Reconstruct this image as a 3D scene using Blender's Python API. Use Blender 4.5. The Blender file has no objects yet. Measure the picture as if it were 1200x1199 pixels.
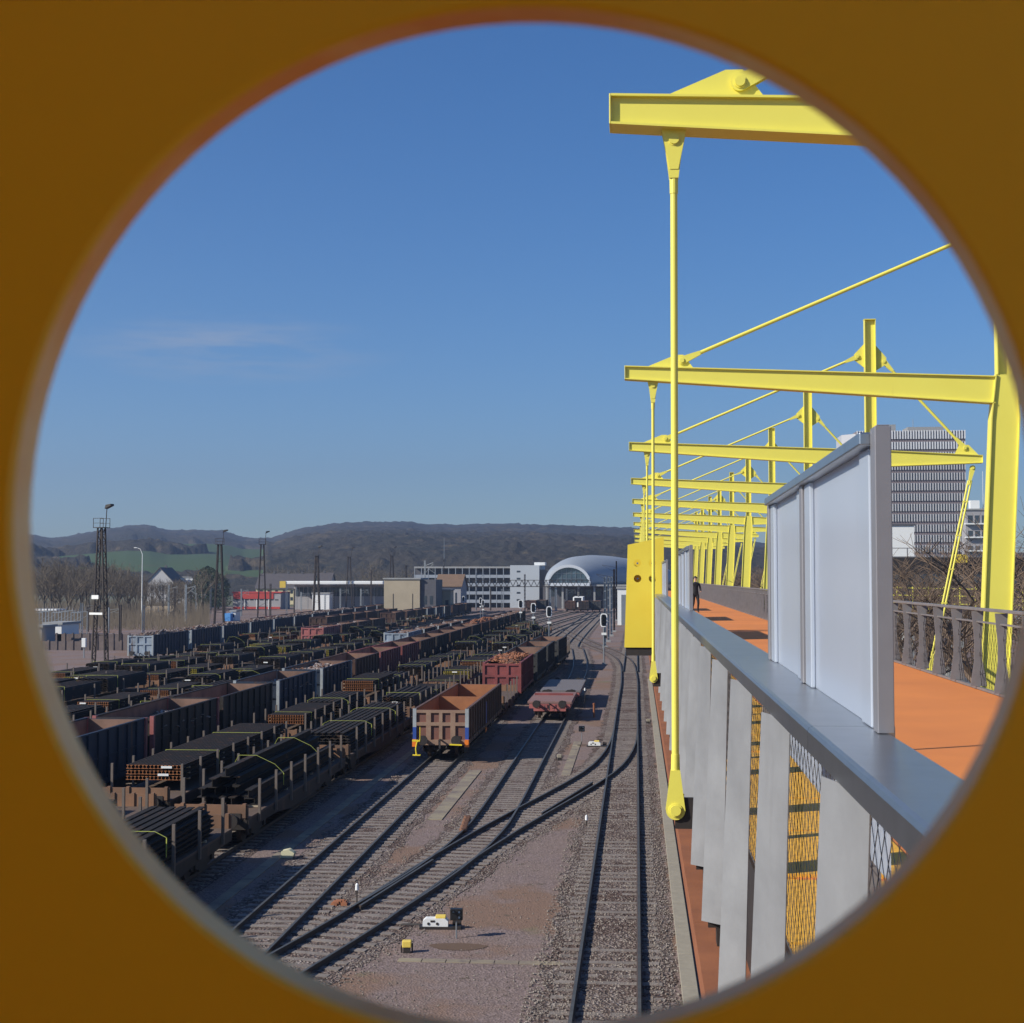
import bpy, bmesh, math, random
from mathutils import Vector, Matrix, noise
from math import sin, cos, tan, atan, atan2, pi, radians, sqrt
random.seed(7)
C = bpy.context.scene.collection
CZ = 9.76                      # camera height above the yard ground
F = 1700.0                     # focal length in pixels of the 1200 px wide photograph
PITCH = atan(77.5 / F); YAW = atan(146 / F * cos(PITCH))

def az_tan(px):                # lateral distance per metre ahead, for a far thing seen at column px
    return tan(atan((px - 600) / F) - YAW)
def at(px, py, Y):             # where a thing Y metres ahead stands
    f = (-sin(YAW) * cos(PITCH), cos(YAW) * cos(PITCH), sin(PITCH)); r = (cos(YAW), sin(YAW), 0)
    u = (r[1] * f[2], -r[0] * f[2], r[0] * f[1] - r[1] * f[0])
    a = (px - 600) / F; b = (599.5 - py) / F
    d = [f[i] + a * r[i] + b * u[i] for i in range(3)]
    t = Y / d[1]
    return Vector((d[0] * t, Y, CZ + d[2] * t))

# ------------------------------------------------------------------ materials
MATS = {}
def nt(m):
    m.use_nodes = True; t = m.node_tree; t.nodes.clear(); return t
def mat(name, base, rough=.6, metal=0, var=None, bump=None, rust=None, spec=.5, transl=0, streak=None, coat=0):
    """var=(scale, strength, colour2); bump=(scale, strength, distance); rust=(scale, threshold, colour)"""
    if name in MATS: return MATS[name]
    m = bpy.data.materials.new(name); t = nt(m); N = t.nodes; L = t.links
    out = N.new('ShaderNodeOutputMaterial'); p = N.new('ShaderNodeBsdfPrincipled')
    p.inputs['Roughness'].default_value = rough; p.inputs['Metallic'].default_value = metal
    p.inputs['Specular IOR Level'].default_value = spec
    p.inputs['Base Color'].default_value = (*base, 1)
    if coat: p.inputs['Coat Weight'].default_value = coat
    geo = N.new('ShaderNodeNewGeometry'); last = None
    def mix(fac, c1, c2):
        x = N.new('ShaderNodeMix'); x.data_type = 'RGBA'
        L.new(fac, x.inputs[0])
        if isinstance(c1, tuple): x.inputs[6].default_value = (*c1, 1)
        else: L.new(c1, x.inputs[6])
        if isinstance(c2, tuple): x.inputs[7].default_value = (*c2, 1)
        else: L.new(c2, x.inputs[7])
        return x.outputs[2]
    def nz(scale, detail=5, stretch=None, rg=.6):
        n = N.new('ShaderNodeTexNoise'); n.inputs['Scale'].default_value = scale
        n.inputs['Detail'].default_value = detail; n.inputs['Roughness'].default_value = rg
        if stretch:
            mp = N.new('ShaderNodeMapping'); mp.inputs['Scale'].default_value = stretch
            L.new(geo.outputs['Position'], mp.inputs[0]); L.new(mp.outputs[0], n.inputs['Vector'])
        else: L.new(geo.outputs['Position'], n.inputs['Vector'])
        return n.outputs['Fac']
    def ramp(fac, a, b):
        r = N.new('ShaderNodeMapRange'); r.inputs[1].default_value = a; r.inputs[2].default_value = b
        L.new(fac, r.inputs[0]); return r.outputs[0]
    col = base
    if var:
        col = mix(ramp(nz(var[0]), .5 - .25 / max(var[1], .01), .5 + .25 / max(var[1], .01)), base, var[2])
    if streak:
        col = mix(ramp(nz(streak[0], 6, (1, 1, .12)), streak[1], streak[1] + .12), col, streak[2])
    if rust:
        col = mix(ramp(nz(rust[0], 8), rust[1], rust[1] + .08), col, rust[2])
    if not isinstance(col, tuple): L.new(col, p.inputs['Base Color'])
    if bump:
        b = N.new('ShaderNodeBump'); b.inputs['Strength'].default_value = bump[1]; b.inputs['Distance'].default_value = bump[2]
        L.new(nz(bump[0], 6), b.inputs['Height']); L.new(b.outputs[0], p.inputs['Normal'])
    if transl:
        tr = N.new('ShaderNodeBsdfTranslucent'); tr.inputs[0].default_value = (*base, 1)
        ms = N.new('ShaderNodeMixShader'); ms.inputs[0].default_value = transl
        L.new(p.outputs[0], ms.inputs[1]); L.new(tr.outputs[0], ms.inputs[2]); L.new(ms.outputs[0], out.inputs[0])
    else: L.new(p.outputs[0], out.inputs[0])
    MATS[name] = m; return m

YEL = mat('yellow_paint', (.80, .72, .12), .40, var=(1.3, .7, (.76, .67, .10)), streak=(2.0, .67, (.62, .53, .10)), bump=(35, .12, .004))
ORGI = mat('inner_yellow_bounce', (.95, .53, .008), .5, var=(5.0, 1.2, (.88, .46, .008)), bump=(90, .3, .002))  # inner faces of the yellow box, warm bounced light put into the colour
YELB = mat('yellow_box_paint', (.78, .60, .055), .45, var=(2.0, .8, (.75, .56, .045)))
ALU = mat('brushed_alu', (.46, .48, .51), .30, .95, var=(5, 1, (.38, .40, .42)), streak=(3, .64, (.33, .33, .33)), bump=(9, .10, .01))
ALUP = mat('screen_post_alu', (.30, .285, .295), .45, .5, var=(14, .6, (.26, .25, .26)))
GALV = mat('galvanised_fin', (.285, .285, .29), .55, .2, var=(2.2, 1.2, (.21, .21, .215)), streak=(2.2, .60, (.20, .195, .19)), bump=(5, .35, .012))
RAILP = mat('railing_brown_paint', (.24, .225, .225), .5, .25, var=(5, .8, (.175, .16, .16)))
CORT = mat('corten', (.30, .105, .04), .75, var=(2.2, 1, (.20, .07, .03)), bump=(30, .3, .01))
DARKS = mat('dark_steel', (.018, .015, .014), .6, var=(6, 1, (.035, .026, .022)))
STEEL = mat('bar_steel', (.020, .017, .015), .8, 0, spec=.2, var=(.35, 1, (.032, .023, .018)), rust=(2.2, .57, (.085, .042, .022)))
STEEL2 = mat('bar_steel_blue', (.017, .0155, .015), .8, .0, spec=.2, var=(.6, 1.2, (.028, .022, .019)), rust=(1.6, .58, (.07, .036, .02)))
RUSTE = mat('cut_end_rust', (.40, .15, .045), .8, var=(8, 1, (.20, .07, .03)))
YELE = mat('cut_end_yellow', (.55, .45, .03), .7, var=(8, 1, (.25, .19, .03)))
STRAP = mat('strap_yellow', (.42, .45, .08), .6)
STAKE = mat('stake_steel', (.15, .12, .10), .6, var=(6, 1, (.12, .09, .07)))
WHITE = mat('white_paint', (.74, .74, .72), .5)
WHITEL = mat('signal_white', (.78, .78, .78), .5)
BLACK = mat('black_plate', (.012, .012, .013), .4)
CONC = mat('concrete', (.33, .29, .22), .9, var=(4, 1, (.25, .22, .17)), bump=(40, .3, .01))
CONCG = mat('concrete_grey', (.32, .32, .31), .9, var=(2, 1, (.25, .25, .25)))
DECK = mat('orange_deck_coating', (.72, .235, .05), .75, var=(.45, 1.3, (.60, .19, .045)), bump=(120, .25, .003), rust=(2.3, .74, (.62, .22, .05)))
GRAT = mat('yellow_floor_plate', (.82, .44, .045), .6, var=(7, 1, (.72, .36, .03)), bump=(60, .5, .004))
POLY = mat('milky_panel', (.64, .68, .75), .2, transl=.40, var=(.7, .8, (.56, .61, .69)), streak=(5, .60, (.58, .61, .66)))
RAILM = mat('rail_steel', (.035, .027, .023), .7, .0, var=(5, 1, (.09, .055, .04)))
RAILT = mat('rail_head', (.10, .10, .095), .5, .15, var=(3, 1, (.06, .058, .052)))
SLEEP = mat('sleeper_wood', (.15, .125, .11), .9, var=(1.2, 1.4, (.25, .215, .19)), bump=(25, .8, .02), rust=(5, .56, (.19, .14, .125)))
SKIN = mat('skin', (.5, .3, .22), .6); CLOTH = mat('black_cloth', (.012, .012, .015), .8); HAIR = mat('hair', (.03, .02, .015), .6)
BARK = mat('bark', (.11, .085, .065), .9, var=(3, 1, (.16, .14, .10)))
TWIG = mat('twig', (.14, .095, .065), .9)
TWIGF = mat('far_twig', (.16, .125, .085), .9, var=(.05, 1.5, (.10, .08, .06)))
LEAF = mat('evergreen', (.03, .045, .022), .8, var=(1, 1, (.05, .07, .03)))
ROOFD = mat('roof_slate', (.06, .055, .06), .7, var=(.8, 1, (.09, .075, .075)))
ROOFB = mat('roof_brown', (.15, .095, .06), .8, var=(.7, 1, (.20, .12, .07)))
CREAM = mat('cream_wall', (.62, .53, .32), .9, var=(.3, .8, (.55, .48, .30)))
BEIGE = mat('beige_wall', (.42, .35, .25), .9, var=(.25, 1, (.34, .28, .20)), streak=(.5, .6, (.28, .23, .17)))
GREYW = mat('grey_render', (.36, .35, .36), .9, var=(.3, 1, (.27, .26, .27)))
DGREYW = mat('dark_facade', (.07, .07, .085), .7, var=(.3, 1, (.10, .095, .10)))
REDW = mat('red_panel', (.48, .05, .04), .6, var=(.5, .6, (.38, .05, .04)))
GLASSD = mat('window_glass', (.035, .045, .06), .12, .0, spec=.9)
SHELL = mat('shell_zinc', (.33, .36, .40), .55, .15, var=(.15, .6, (.28, .31, .35)))
GRAYP = mat('mast_grey', (.25, .27, .29), .5, .5)
BRNP = mat('mast_brown', (.045, .030, .026), .7, var=(2, 1, (.025, .02, .019)))
LATT = mat('lattice_steel', (.020, .015, .013), .8, var=(1.5, 1, (.045, .030, .024)))
BLUEB = mat('blue_tarp', (.08, .28, .62), .6)
SCRAPM = mat('scrap_rust', (.22, .10, .055), .8, var=(2.5, 1.2, (.10, .06, .045)))
SCRAPO = mat('scrap_orange', (.42, .16, .07), .8, var=(6, 1.2, (.22, .09, .05)))
SCRAPL = mat('scrap_light', (.42, .38, .36), .6, .2, var=(6, 1.5, (.20, .13, .10)))
ORANGE = mat('orange_mark', (.80, .20, .02), .5); BLUEP = mat('blue_mark', (.025, .07, .30), .5)
YELH = mat('yellow_handle', (.80, .62, .03), .4)

def gpaint(name, base, rusty=.60, dark=.5):
    d = tuple(c * dark for c in base)
    return mat('wagon_' + name, base, .62, .05, var=(.9, 1.1, d), streak=(1.1, rusty, (.075, .038, .024)), rust=(1.7, .66, (.10, .05, .03)))
GP = {'blue': gpaint('blue', (.016, .030, .058), .58), 'dark': gpaint('dark', (.024, .017, .014), .55),
      'brown': gpaint('brown', (.085, .040, .025)), 'red': gpaint('red', (.27, .065, .06)),
      'paleblue': gpaint('pale_blue', (.34, .40, .47), .62), 'grey': gpaint('grey', (.05, .05, .05)),
      'hero': gpaint('rust_brown', (.16, .085, .055), .55), 'pink': gpaint('faded_red', (.42, .13, .12), .62)}
INT = mat('wagon_interior', (.26, .15, .105), .8, var=(.7, 1.3, (.13, .075, .055)), rust=(1.1, .60, (.25, .12, .07)))
INTH = mat('wagon_interior_rust', (.36, .15, .06), .8, var=(1.2, 1.1, (.25, .10, .045)))
ENDG = mat('corner_post_grey', (.36, .39, .41), .6, var=(3, 1, (.26, .27, .27)))

# ------------------------------------------------------------------ mesh builder
class MB:
    def __init__(s): s.v = []; s.f = []; s.m = []
    def add(s, vs, fs, mi=0):
        o = len(s.v); s.v += [tuple(q) for q in vs]
        for q in fs: s.f.append(tuple(o + i for i in q)); s.m.append(mi)
    def box(s, x0, x1, y0, y1, z0, z1, mi=0):
        s.add([(x0, y0, z0), (x1, y0, z0), (x1, y1, z0), (x0, y1, z0), (x0, y0, z1), (x1, y0, z1), (x1, y1, z1), (x0, y1, z1)],
              [(0, 3, 2, 1), (4, 5, 6, 7), (0, 1, 5, 4), (1, 2, 6, 5), (2, 3, 7, 6), (3, 0, 4, 7)], mi)
    def frame(s, p0, p1):
        p0 = Vector(p0); p1 = Vector(p1); d = (p1 - p0).normalized()
        a = Vector((0, 0, 1)) if abs(d.z) < .95 else Vector((0, 1, 0))
        r = d.cross(a).normalized(); u = r.cross(d).normalized(); return p0, p1, r, u
    def bar(s, p0, p1, w, h, mi=0, w1=None, h1=None):
        p0, p1, r, u = s.frame(p0, p1); w1 = w if w1 is None else w1; h1 = h if h1 is None else h1
        vs = []
        for p, ww, hh in ((p0, w, h), (p1, w1, h1)):
            for a, b in ((-1, -1), (1, -1), (1, 1), (-1, 1)): vs.append(p + r * a * ww / 2 + u * b * hh / 2)
        s.add(vs, [(0, 1, 2, 3), (4, 7, 6, 5), (0, 4, 5, 1), (1, 5, 6, 2), (2, 6, 7, 3), (3, 7, 4, 0)], mi)
    def tube(s, p0, p1, r0, r1=None, n=8, mi=0, caps=True):
        p0, p1, r, u = s.frame(p0, p1); r1 = r0 if r1 is None else r1; vs = []
        for p, rr in ((p0, r0), (p1, r1)):
            for k in range(n):
                a = 2 * pi * k / n; vs.append(p + r * cos(a) * rr + u * sin(a) * rr)
        fs = [(k, (k + 1) % n, n + (k + 1) % n, n + k) for k in range(n)]
        if caps: fs += [tuple(range(n))[::-1], tuple(range(n, 2 * n))]
        s.add(vs, fs, mi)
    def prism(s, pts, axis, a, b, mi=0, mend=None):
        n = len(pts); vs = []
        for t in (a, b):
            for (p, q) in pts:
                vs.append({'y': (p, t, q), 'x': (t, p, q), 'z': (p, q, t)}[axis])
        s.add(vs, [(k, (k + 1) % n, n + (k + 1) % n, n + k) for k in range(n)], mi)
        s.add(vs, [tuple(range(n))[::-1], tuple(range(n, 2 * n))], mi if mend is None else mend)
    def build(s, name, m, parent=None, bev=0, smooth=False, loc=None, fix=True, kind=None):
        me = bpy.data.meshes.new(name); me.from_pydata(s.v, [], s.f)
        ms = m if isinstance(m, (list, tuple)) else [m]
        for q in ms: me.materials.append(q)
        if len(ms) > 1: me.polygons.foreach_set('material_index', s.m)
        if fix:
            bm = bmesh.new(); bm.from_mesh(me); bmesh.ops.recalc_face_normals(bm, faces=bm.faces); bm.to_mesh(me); bm.free()
        if smooth: me.polygons.foreach_set('use_smooth', [True] * len(me.polygons))
        me.update()
        o = bpy.data.objects.new(name, me); C.objects.link(o)
        if parent is not None: o.parent = parent
        if loc is not None: o.location = loc
        if bev:
            b = o.modifiers.new('bevel', 'BEVEL'); b.width = bev; b.segments = 2; b.limit_method = 'ANGLE'; b.angle_limit = .6
        if kind: o['kind'] = kind
        return o

def tag(o, label, cat, group=None, kind=None):
    o['label'] = label; o['category'] = cat
    if group: o['group'] = group
    if kind: o['kind'] = kind
    return o
def thing(name, label, cat, loc=(0, 0, 0), rz=0, group=None):
    o = bpy.data.objects.new(name, None); C.objects.link(o); o.location = loc; o.rotation_euler = (0, 0, rz)
    o.empty_display_size = .3
    return tag(o, label, cat, group)
def copy_tree(o, parent=None):
    c = o.copy(); C.objects.link(c); c.parent = parent
    for ch in list(o.children): copy_tree(ch, c)
    return c
def place(o, loc, label, rz=0, group=None, cat=None):
    o.location = loc; o.rotation_euler = (0, 0, rz); o['label'] = label
    if group: o['group'] = group
    if cat: o['category'] = cat
    return o
ORD = ['first', 'second', 'third', 'fourth', 'fifth', 'sixth', 'seventh', 'eighth', 'ninth', 'tenth', 'eleventh', 'twelfth',
       'thirteenth', 'fourteenth', 'fifteenth', 'sixteenth', 'seventeenth', 'eighteenth', 'nineteenth', 'twentieth']

# ------------------------------------------------------------------ world, sun, camera
sc = bpy.context.scene
SUN_EL = radians(32); SUN_AZ = radians(240.6)      # clockwise from +Y
w = bpy.data.worlds.new('World'); sc.world = w; w.use_nodes = True
t = w.node_tree; t.nodes.clear()
wo = t.nodes.new('ShaderNodeOutputWorld'); bg = t.nodes.new('ShaderNodeBackground'); sky = t.nodes.new('ShaderNodeTexSky')
sky.sky_type = 'NISHITA'; sky.sun_disc = False; sky.sun_elevation = SUN_EL; sky.sun_rotation = SUN_AZ
sky.altitude = 300; sky.air_density = 1.0; sky.dust_density = .4; sky.ozone_density = 3.5
hs = t.nodes.new('ShaderNodeHueSaturation'); hs.inputs['Saturation'].default_value = 1.25
bg.inputs['Strength'].default_value = .072
# thin cirrus, real directions in the sky
tc = t.nodes.new('ShaderNodeTexCoord'); mp = t.nodes.new('ShaderNodeMapping'); mp.inputs['Scale'].default_value = (5, 5, 42)
mp.inputs['Rotation'].default_value = (0, radians(2), 0)
nz = t.nodes.new('ShaderNodeTexNoise'); nz.inputs['Scale'].default_value = 2.2; nz.inputs['Detail'].default_value = 8; nz.inputs['Roughness'].default_value = .62
t.links.new(tc.outputs['Generated'], mp.inputs[0]); t.links.new(mp.outputs[0], nz.inputs['Vector'])
vd = t.nodes.new('ShaderNodeVectorMath'); vd.operation = 'SUBTRACT'
cd = at(275, 408, 1000) - Vector((0, 0, CZ)); cd.normalize(); vd.inputs[1].default_value = cd
t.links.new(tc.outputs['Generated'], vd.inputs[0])
vs_ = t.nodes.new('ShaderNodeVectorMath'); vs_.operation = 'MULTIPLY'; vs_.inputs[1].default_value = (8.5, 8.5, 38)
t.links.new(vd.outputs[0], vs_.inputs[0])
vl = t.nodes.new('ShaderNodeVectorMath'); vl.operation = 'LENGTH'; t.links.new(vs_.outputs[0], vl.inputs[0])
mr = t.nodes.new('ShaderNodeMapRange'); mr.inputs[1].default_value = 1; mr.inputs[2].default_value = 0; t.links.new(vl.outputs['Value'], mr.inputs[0])
mr2 = t.nodes.new('ShaderNodeMapRange'); mr2.inputs[1].default_value = .40; mr2.inputs[2].default_value = .75; t.links.new(nz.outputs['Fac'], mr2.inputs[0])
mu = t.nodes.new('ShaderNodeMath'); mu.operation = 'MULTIPLY'; t.links.new(mr.outputs[0], mu.inputs[0]); t.links.new(mr2.outputs[0], mu.inputs[1])
mu2 = t.nodes.new('ShaderNodeMath'); mu2.operation = 'MULTIPLY'; mu2.inputs[1].default_value = .8; t.links.new(mu.outputs[0], mu2.inputs[0])
mx = t.nodes.new('ShaderNodeMix'); mx.data_type = 'RGBA'; mx.inputs[7].default_value = (5.2, 5.3, 5.8, 1)
t.links.new(mu2.outputs[0], mx.inputs[0]); t.links.new(sky.outputs[0], hs.inputs['Color'])
tint = t.nodes.new('ShaderNodeMix'); tint.data_type = 'RGBA'; tint.blend_type = 'MULTIPLY'; tint.inputs[0].default_value = 1; tint.inputs[7].default_value = (.92, 1.06, 1.27, 1)
t.links.new(hs.outputs[0], tint.inputs[6]); t.links.new(tint.outputs[2], mx.inputs[6])
t.links.new(mx.outputs[2], bg.inputs[0]); t.links.new(bg.outputs[0], wo.inputs[0])

sd = bpy.data.lights.new('sun', 'SUN'); sd.energy = 5.0; sd.angle = radians(.5); sd.color = (1, .95, .84)
so = bpy.data.objects.new('sun', sd); C.objects.link(so)
sdir = Vector((sin(SUN_AZ) * cos(SUN_EL), cos(SUN_AZ) * cos(SUN_EL), sin(SUN_EL)))
so.rotation_euler = sdir.to_track_quat('Z', 'Y').to_euler(); so.location = (-20, -20, 60)

cam = bpy.data.cameras.new('camera'); co = bpy.data.objects.new('camera', cam); C.objects.link(co); sc.camera = co
cam.sensor_width = 36; cam.lens = F / 1200 * 36; cam.clip_start = .02; cam.clip_end = 20000
co.location = (0, 0, CZ); co.rotation_euler = (pi / 2 + PITCH, 0, YAW)
cam.dof.use_dof = True; cam.dof.focus_distance = 45; cam.dof.aperture_fstop = 22
sc.view_settings.view_transform = 'Standard'; sc.view_settings.look = 'None'; sc.view_settings.exposure = .36
sc.cycles.max_bounces = 12; sc.cycles.diffuse_bounces = 7; sc.cycles.volume_bounces = 0; sc.cycles.use_denoising = True
sc.cycles.transparent_max_bounces = 8

# ------------------------------------------------------------------ ground
def ground_mat():
    m = bpy.data.materials.new('yard_ground'); t = nt(m); N = t.nodes; L = t.links
    out = N.new('ShaderNodeOutputMaterial'); p = N.new('ShaderNodeBsdfPrincipled'); p.inputs['Roughness'].default_value = .95
    p.inputs['Specular IOR Level'].default_value = .15
    geo = N.new('ShaderNodeNewGeometry')
    def nzn(sc_, d=6, r=.6):
        n = N.new('ShaderNodeTexNoise'); n.inputs['Scale'].default_value = sc_; n.inputs['Detail'].default_value = d; n.inputs['Roughness'].default_value = r
        L.new(geo.outputs['Position'], n.inputs['Vector']); return n.outputs['Fac']
    def rmp(f, a, b):
        r = N.new('ShaderNodeMapRange'); r.inputs[1].default_value = a; r.inputs[2].default_value = b; L.new(f, r.inputs[0]); return r.outputs[0]
    def mix(f, a, b):
        x = N.new('ShaderNodeMix'); x.data_type = 'RGBA'; L.new(f, x.inputs[0])
        for q, i in ((a, 6), (b, 7)):
            if isinstance(q, tuple): x.inputs[i].default_value = (*q, 1)
            else: L.new(q, x.inputs[i])
        return x.outputs[2]
    vo = N.new('ShaderNodeTexVoronoi'); vo.inputs['Scale'].default_value = 17; L.new(geo.outputs['Position'], vo.inputs['Vector'])
    bw = N.new('ShaderNodeRGBToBW'); L.new(vo.outputs['Color'], bw.inputs[0])
    gravel = mix(rmp(bw.outputs[0], .1, .9), (.135, .100, .092), (.27, .205, .195))
    gravel = mix(rmp(nzn(.5), .35, .65), gravel, mix(rmp(bw.outputs[0], .1, .9), (.17, .125, .108), (.25, .19, .172)))
    dirt = mix(rmp(nzn(6, 8, .7), .3, .7), (.235, .150, .112), (.18, .12, .09))
    c = mix(rmp(nzn(.16, 4), .50, .58), gravel, dirt)
    c = mix(rmp(nzn(1.1, 8, .72), .60, .68), c, (.095, .075, .055))
    c = mix(rmp(nzn(.23, 5), .64, .72), c, (.16, .15, .09))
    L.new(c, p.inputs['Base Color'])
    b = N.new('ShaderNodeBump'); b.inputs['Strength'].default_value = .6; b.inputs['Distance'].default_value = .03
    L.new(vo.outputs['Distance'], b.inputs['Height'])
    b2 = N.new('ShaderNodeBump'); b2.inputs['Strength'].default_value = .25; b2.inputs['Distance'].default_value = .08
    L.new(nzn(1.6), b2.inputs['Height']); L.new(b2.outputs[0], b.inputs['Normal'])
    L.new(b.outputs[0], p.inputs['Normal']); L.new(p.outputs[0], out.inputs[0]); return m
def ballast_mat():
    m = bpy.data.materials.new('ballast'); t = nt(m); N = t.nodes; L = t.links
    out = N.new('ShaderNodeOutputMaterial'); p = N.new('ShaderNodeBsdfPrincipled'); p.inputs['Roughness'].default_value = .9
    p.inputs['Specular IOR Level'].default_value = .2
    geo = N.new('ShaderNodeNewGeometry')
    vo = N.new('ShaderNodeTexVoronoi'); vo.inputs['Scale'].default_value = 13; L.new(geo.outputs['Position'], vo.inputs['Vector'])
    bw = N.new('ShaderNodeRGBToBW'); L.new(vo.outputs['Color'], bw.inputs[0])
    cr = N.new('ShaderNodeValToRGB'); L.new(bw.outputs[0], cr.inputs[0]); e = cr.color_ramp.elements
    e[0].position = .15; e[0].color = (.075, .055, .047, 1); e[1].position = .97; e[1].color = (.36, .31, .285, 1)
    k = e.new(.55); k.color = (.155, .118, .103, 1)
    n = N.new('ShaderNodeTexNoise'); n.inputs['Scale'].default_value = .7; n.inputs['Detail'].default_value = 6; L.new(geo.outputs['Position'], n.inputs['Vector'])
    r = N.new('ShaderNodeMapRange'); r.inputs[1].default_value = .4; r.inputs[2].default_value = .65; L.new(n.outputs['Fac'], r.inputs[0])
    x = N.new('ShaderNodeMix'); x.data_type = 'RGBA'; x.blend_type = 'MULTIPLY'; L.new(r.outputs[0], x.inputs[0]); L.new(cr.outputs[0], x.inputs[6]); x.inputs[7].default_value = (.62, .52, .48, 1)
    L.new(x.outputs[2], p.inputs['Base Color'])
    b = N.new('ShaderNodeBump'); b.inputs['Strength'].default_value = 1; b.inputs['Distance'].default_value = .05
    L.new(vo.outputs['Distance'], b.inputs['Height']); L.new(b.outputs[0], p.inputs['Normal']); L.new(p.outputs[0], out.inputs[0]); return m
GROUND = ground_mat(); BALL = ballast_mat()
FARG = mat('far_ground', (.12, .105, .07), .95, var=(.02, 1.5, (.08, .10, .04)), bump=(.3, .5, .5))
g = MB(); g.add([(-140, -60, 0), (60, -60, 0), (60, 480, 0), (-140, 480, 0)], [(0, 1, 2, 3)])
g.build('yard_ground', GROUND, fix=False, kind='structure')
g = MB(); g.add([(-6000, -2000, -.06), (6000, -2000, -.06), (6000, 9000, -.06), (-6000, 9000, -.06)], [(0, 1, 2, 3)])
g.build('ground', FARG, fix=False, kind='structure')

# ------------------------------------------------------------------ tracks
def catmull(pts, step):
    out = []; n = len(pts)
    for i in range(n - 1):
        p0 = Vector(pts[max(i - 1, 0)]); p1 = Vector(pts[i]); p2 = Vector(pts[i + 1]); p3 = Vector(pts[min(i + 2, n - 1)])
        if i == 0: p0 = p1 * 2 - p2
        if i == n - 2: p3 = p2 * 2 - p1
        k = max(2, int((p2 - p1).length / step))
        for j in range(k):
            s = j / k
            out.append(.5 * ((2 * p1) + (p2 - p0) * s + (2 * p0 - 5 * p1 + 4 * p2 - p3) * s * s + (3 * p1 - p0 - 3 * p2 + p3) * s ** 3))
    out.append(Vector(pts[-1])); return out
def offs(path, d):
    out = []
    for i, p in enumerate(path):
        a = path[max(i - 1, 0)]; b = path[min(i + 1, len(path) - 1)]; t_ = (b - a).normalized()
        out.append(Vector((p.x + t_.y * d, p.y - t_.x * d)))
    return out
RPROF = [(-.07, .005), (.07, .005), (.07, .035), (.016, .055), (.016, .135), (.037, .145), (.037, .18), (-.037, .18), (-.037, .145), (-.016, .135), (-.016, .055), (-.07, .035)]
def rail_sweep(mb, path):
    n = len(RPROF); vs = []
    for i, p in enumerate(path):
        a = path[max(i - 1, 0)]; b = path[min(i + 1, len(path) - 1)]; t_ = (b - a).normalized()
        for (q, z) in RPROF: vs.append((p.x + t_.y * q, p.y - t_.x * q, z))
    o = len(mb.v); mb.v += vs
    for i in range(len(path) - 1):
        for k in range(n):
            mb.f.append((o + i * n + k, o + i * n + (k + 1) % n, o + (i + 1) * n + (k + 1) % n, o + (i + 1) * n + k)); mb.m.append(1 if k == 6 else 0)
    mb.f.append(tuple(o + k for k in range(n))[::-1]); mb.m.append(0)
    e = o + (len(path) - 1) * n; mb.f.append(tuple(e + k for k in range(n))); mb.m.append(0)
TRK = [0]
def track(pts, sleepers=True, step=4, detail=True, sz=.036, zt=0):
    path = catmull(pts, step); TRK[0] += 1
    root = bpy.data.objects.new('railway_track', None); C.objects.link(root); root['kind'] = 'structure'; root.location = (0, 0, zt)
    for s in (-.75, .75):
        r = MB(); rail_sweep(r, offs(path, s)); r.build('rail', [RAILM, RAILT], root, fix=False)
    # ballast bed with a ragged edge
    b = MB(); fine = catmull(pts, .7 if detail else 3); L_ = offs(fine, -1.62); R_ = offs(fine, 1.62)
    for i, p in enumerate(fine):
        j = .16 if detail else .1
        b.v.append((L_[i].x + random.uniform(-j, j), L_[i].y, .008)); b.v.append((fine[i].x, fine[i].y, .028)); b.v.append((R_[i].x + random.uniform(-j, j), R_[i].y, .008))
    for i in range(len(fine) - 1):
        b.f += [(3 * i, 3 * i + 1, 3 * i + 4, 3 * i + 3), (3 * i + 1, 3 * i + 2, 3 * i + 5, 3 * i + 4)]; b.m += [0, 0]
    b.build('ballast_bed', BALL, root, fix=False)
    if sleepers:
        s = MB(); d = 0; acc = 0; nextd = 0
        for i in range(len(fine) - 1):
            a, c = fine[i], fine[i + 1]; seg = (c - a).length
            while nextd <= acc + seg:
                p = a + (c - a) * ((nextd - acc) / seg); t_ = (c - a).normalized()
                if abs(t_.x) < .35: pass
                ang = random.uniform(-.012, .012); hx = 1.27 + random.uniform(-.05, .05); zt_ = sz + random.uniform(-.012, .010)
                ex = Vector((t_.y * cos(ang), -t_.x * cos(ang))); ey = Vector((-ex.y, ex.x))
                q = [p + ex * a1 * hx + ey * b1 * .125 for a1, b1 in ((-1, -1), (1, -1), (1, 1), (-1, 1))]
                s.add([(v.x, v.y, -.03) for v in q] + [(v.x, v.y, zt_) for v in q], [(4, 5, 6, 7), (0, 1, 5, 4), (1, 2, 6, 5), (2, 3, 7, 6), (3, 0, 4, 7)])
                nextd += .62 + random.uniform(-.02, .02)
            acc += seg
        s.build('sleepers', SLEEP, root, fix=False)
        # rail fastenings
        if detail:
            k = MB()
    return root
T1 = [(-.72, 18), (-.72, 60), (-.72, 110), (-.74, 140), (-1.3, 168), (-3.2, 190), (-6.5, 212), (-14.5, 275), (-21, 330), (-30, 420)]
track(T1, sz=.028)
track([(-.70, 150), (-.70, 200), (-.7, 300), (-.7, 420)], detail=False, zt=.004)
track([(-12.6, 20), (-9.9, 30.5), (-8.75, 36), (-7.75, 41), (-6.75, 47.5), (-5.15, 56.3), (-3.3, 65), (-1.95, 72), (-1.25, 78), (-.85, 85), (-.73, 92)], zt=.003)
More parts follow.
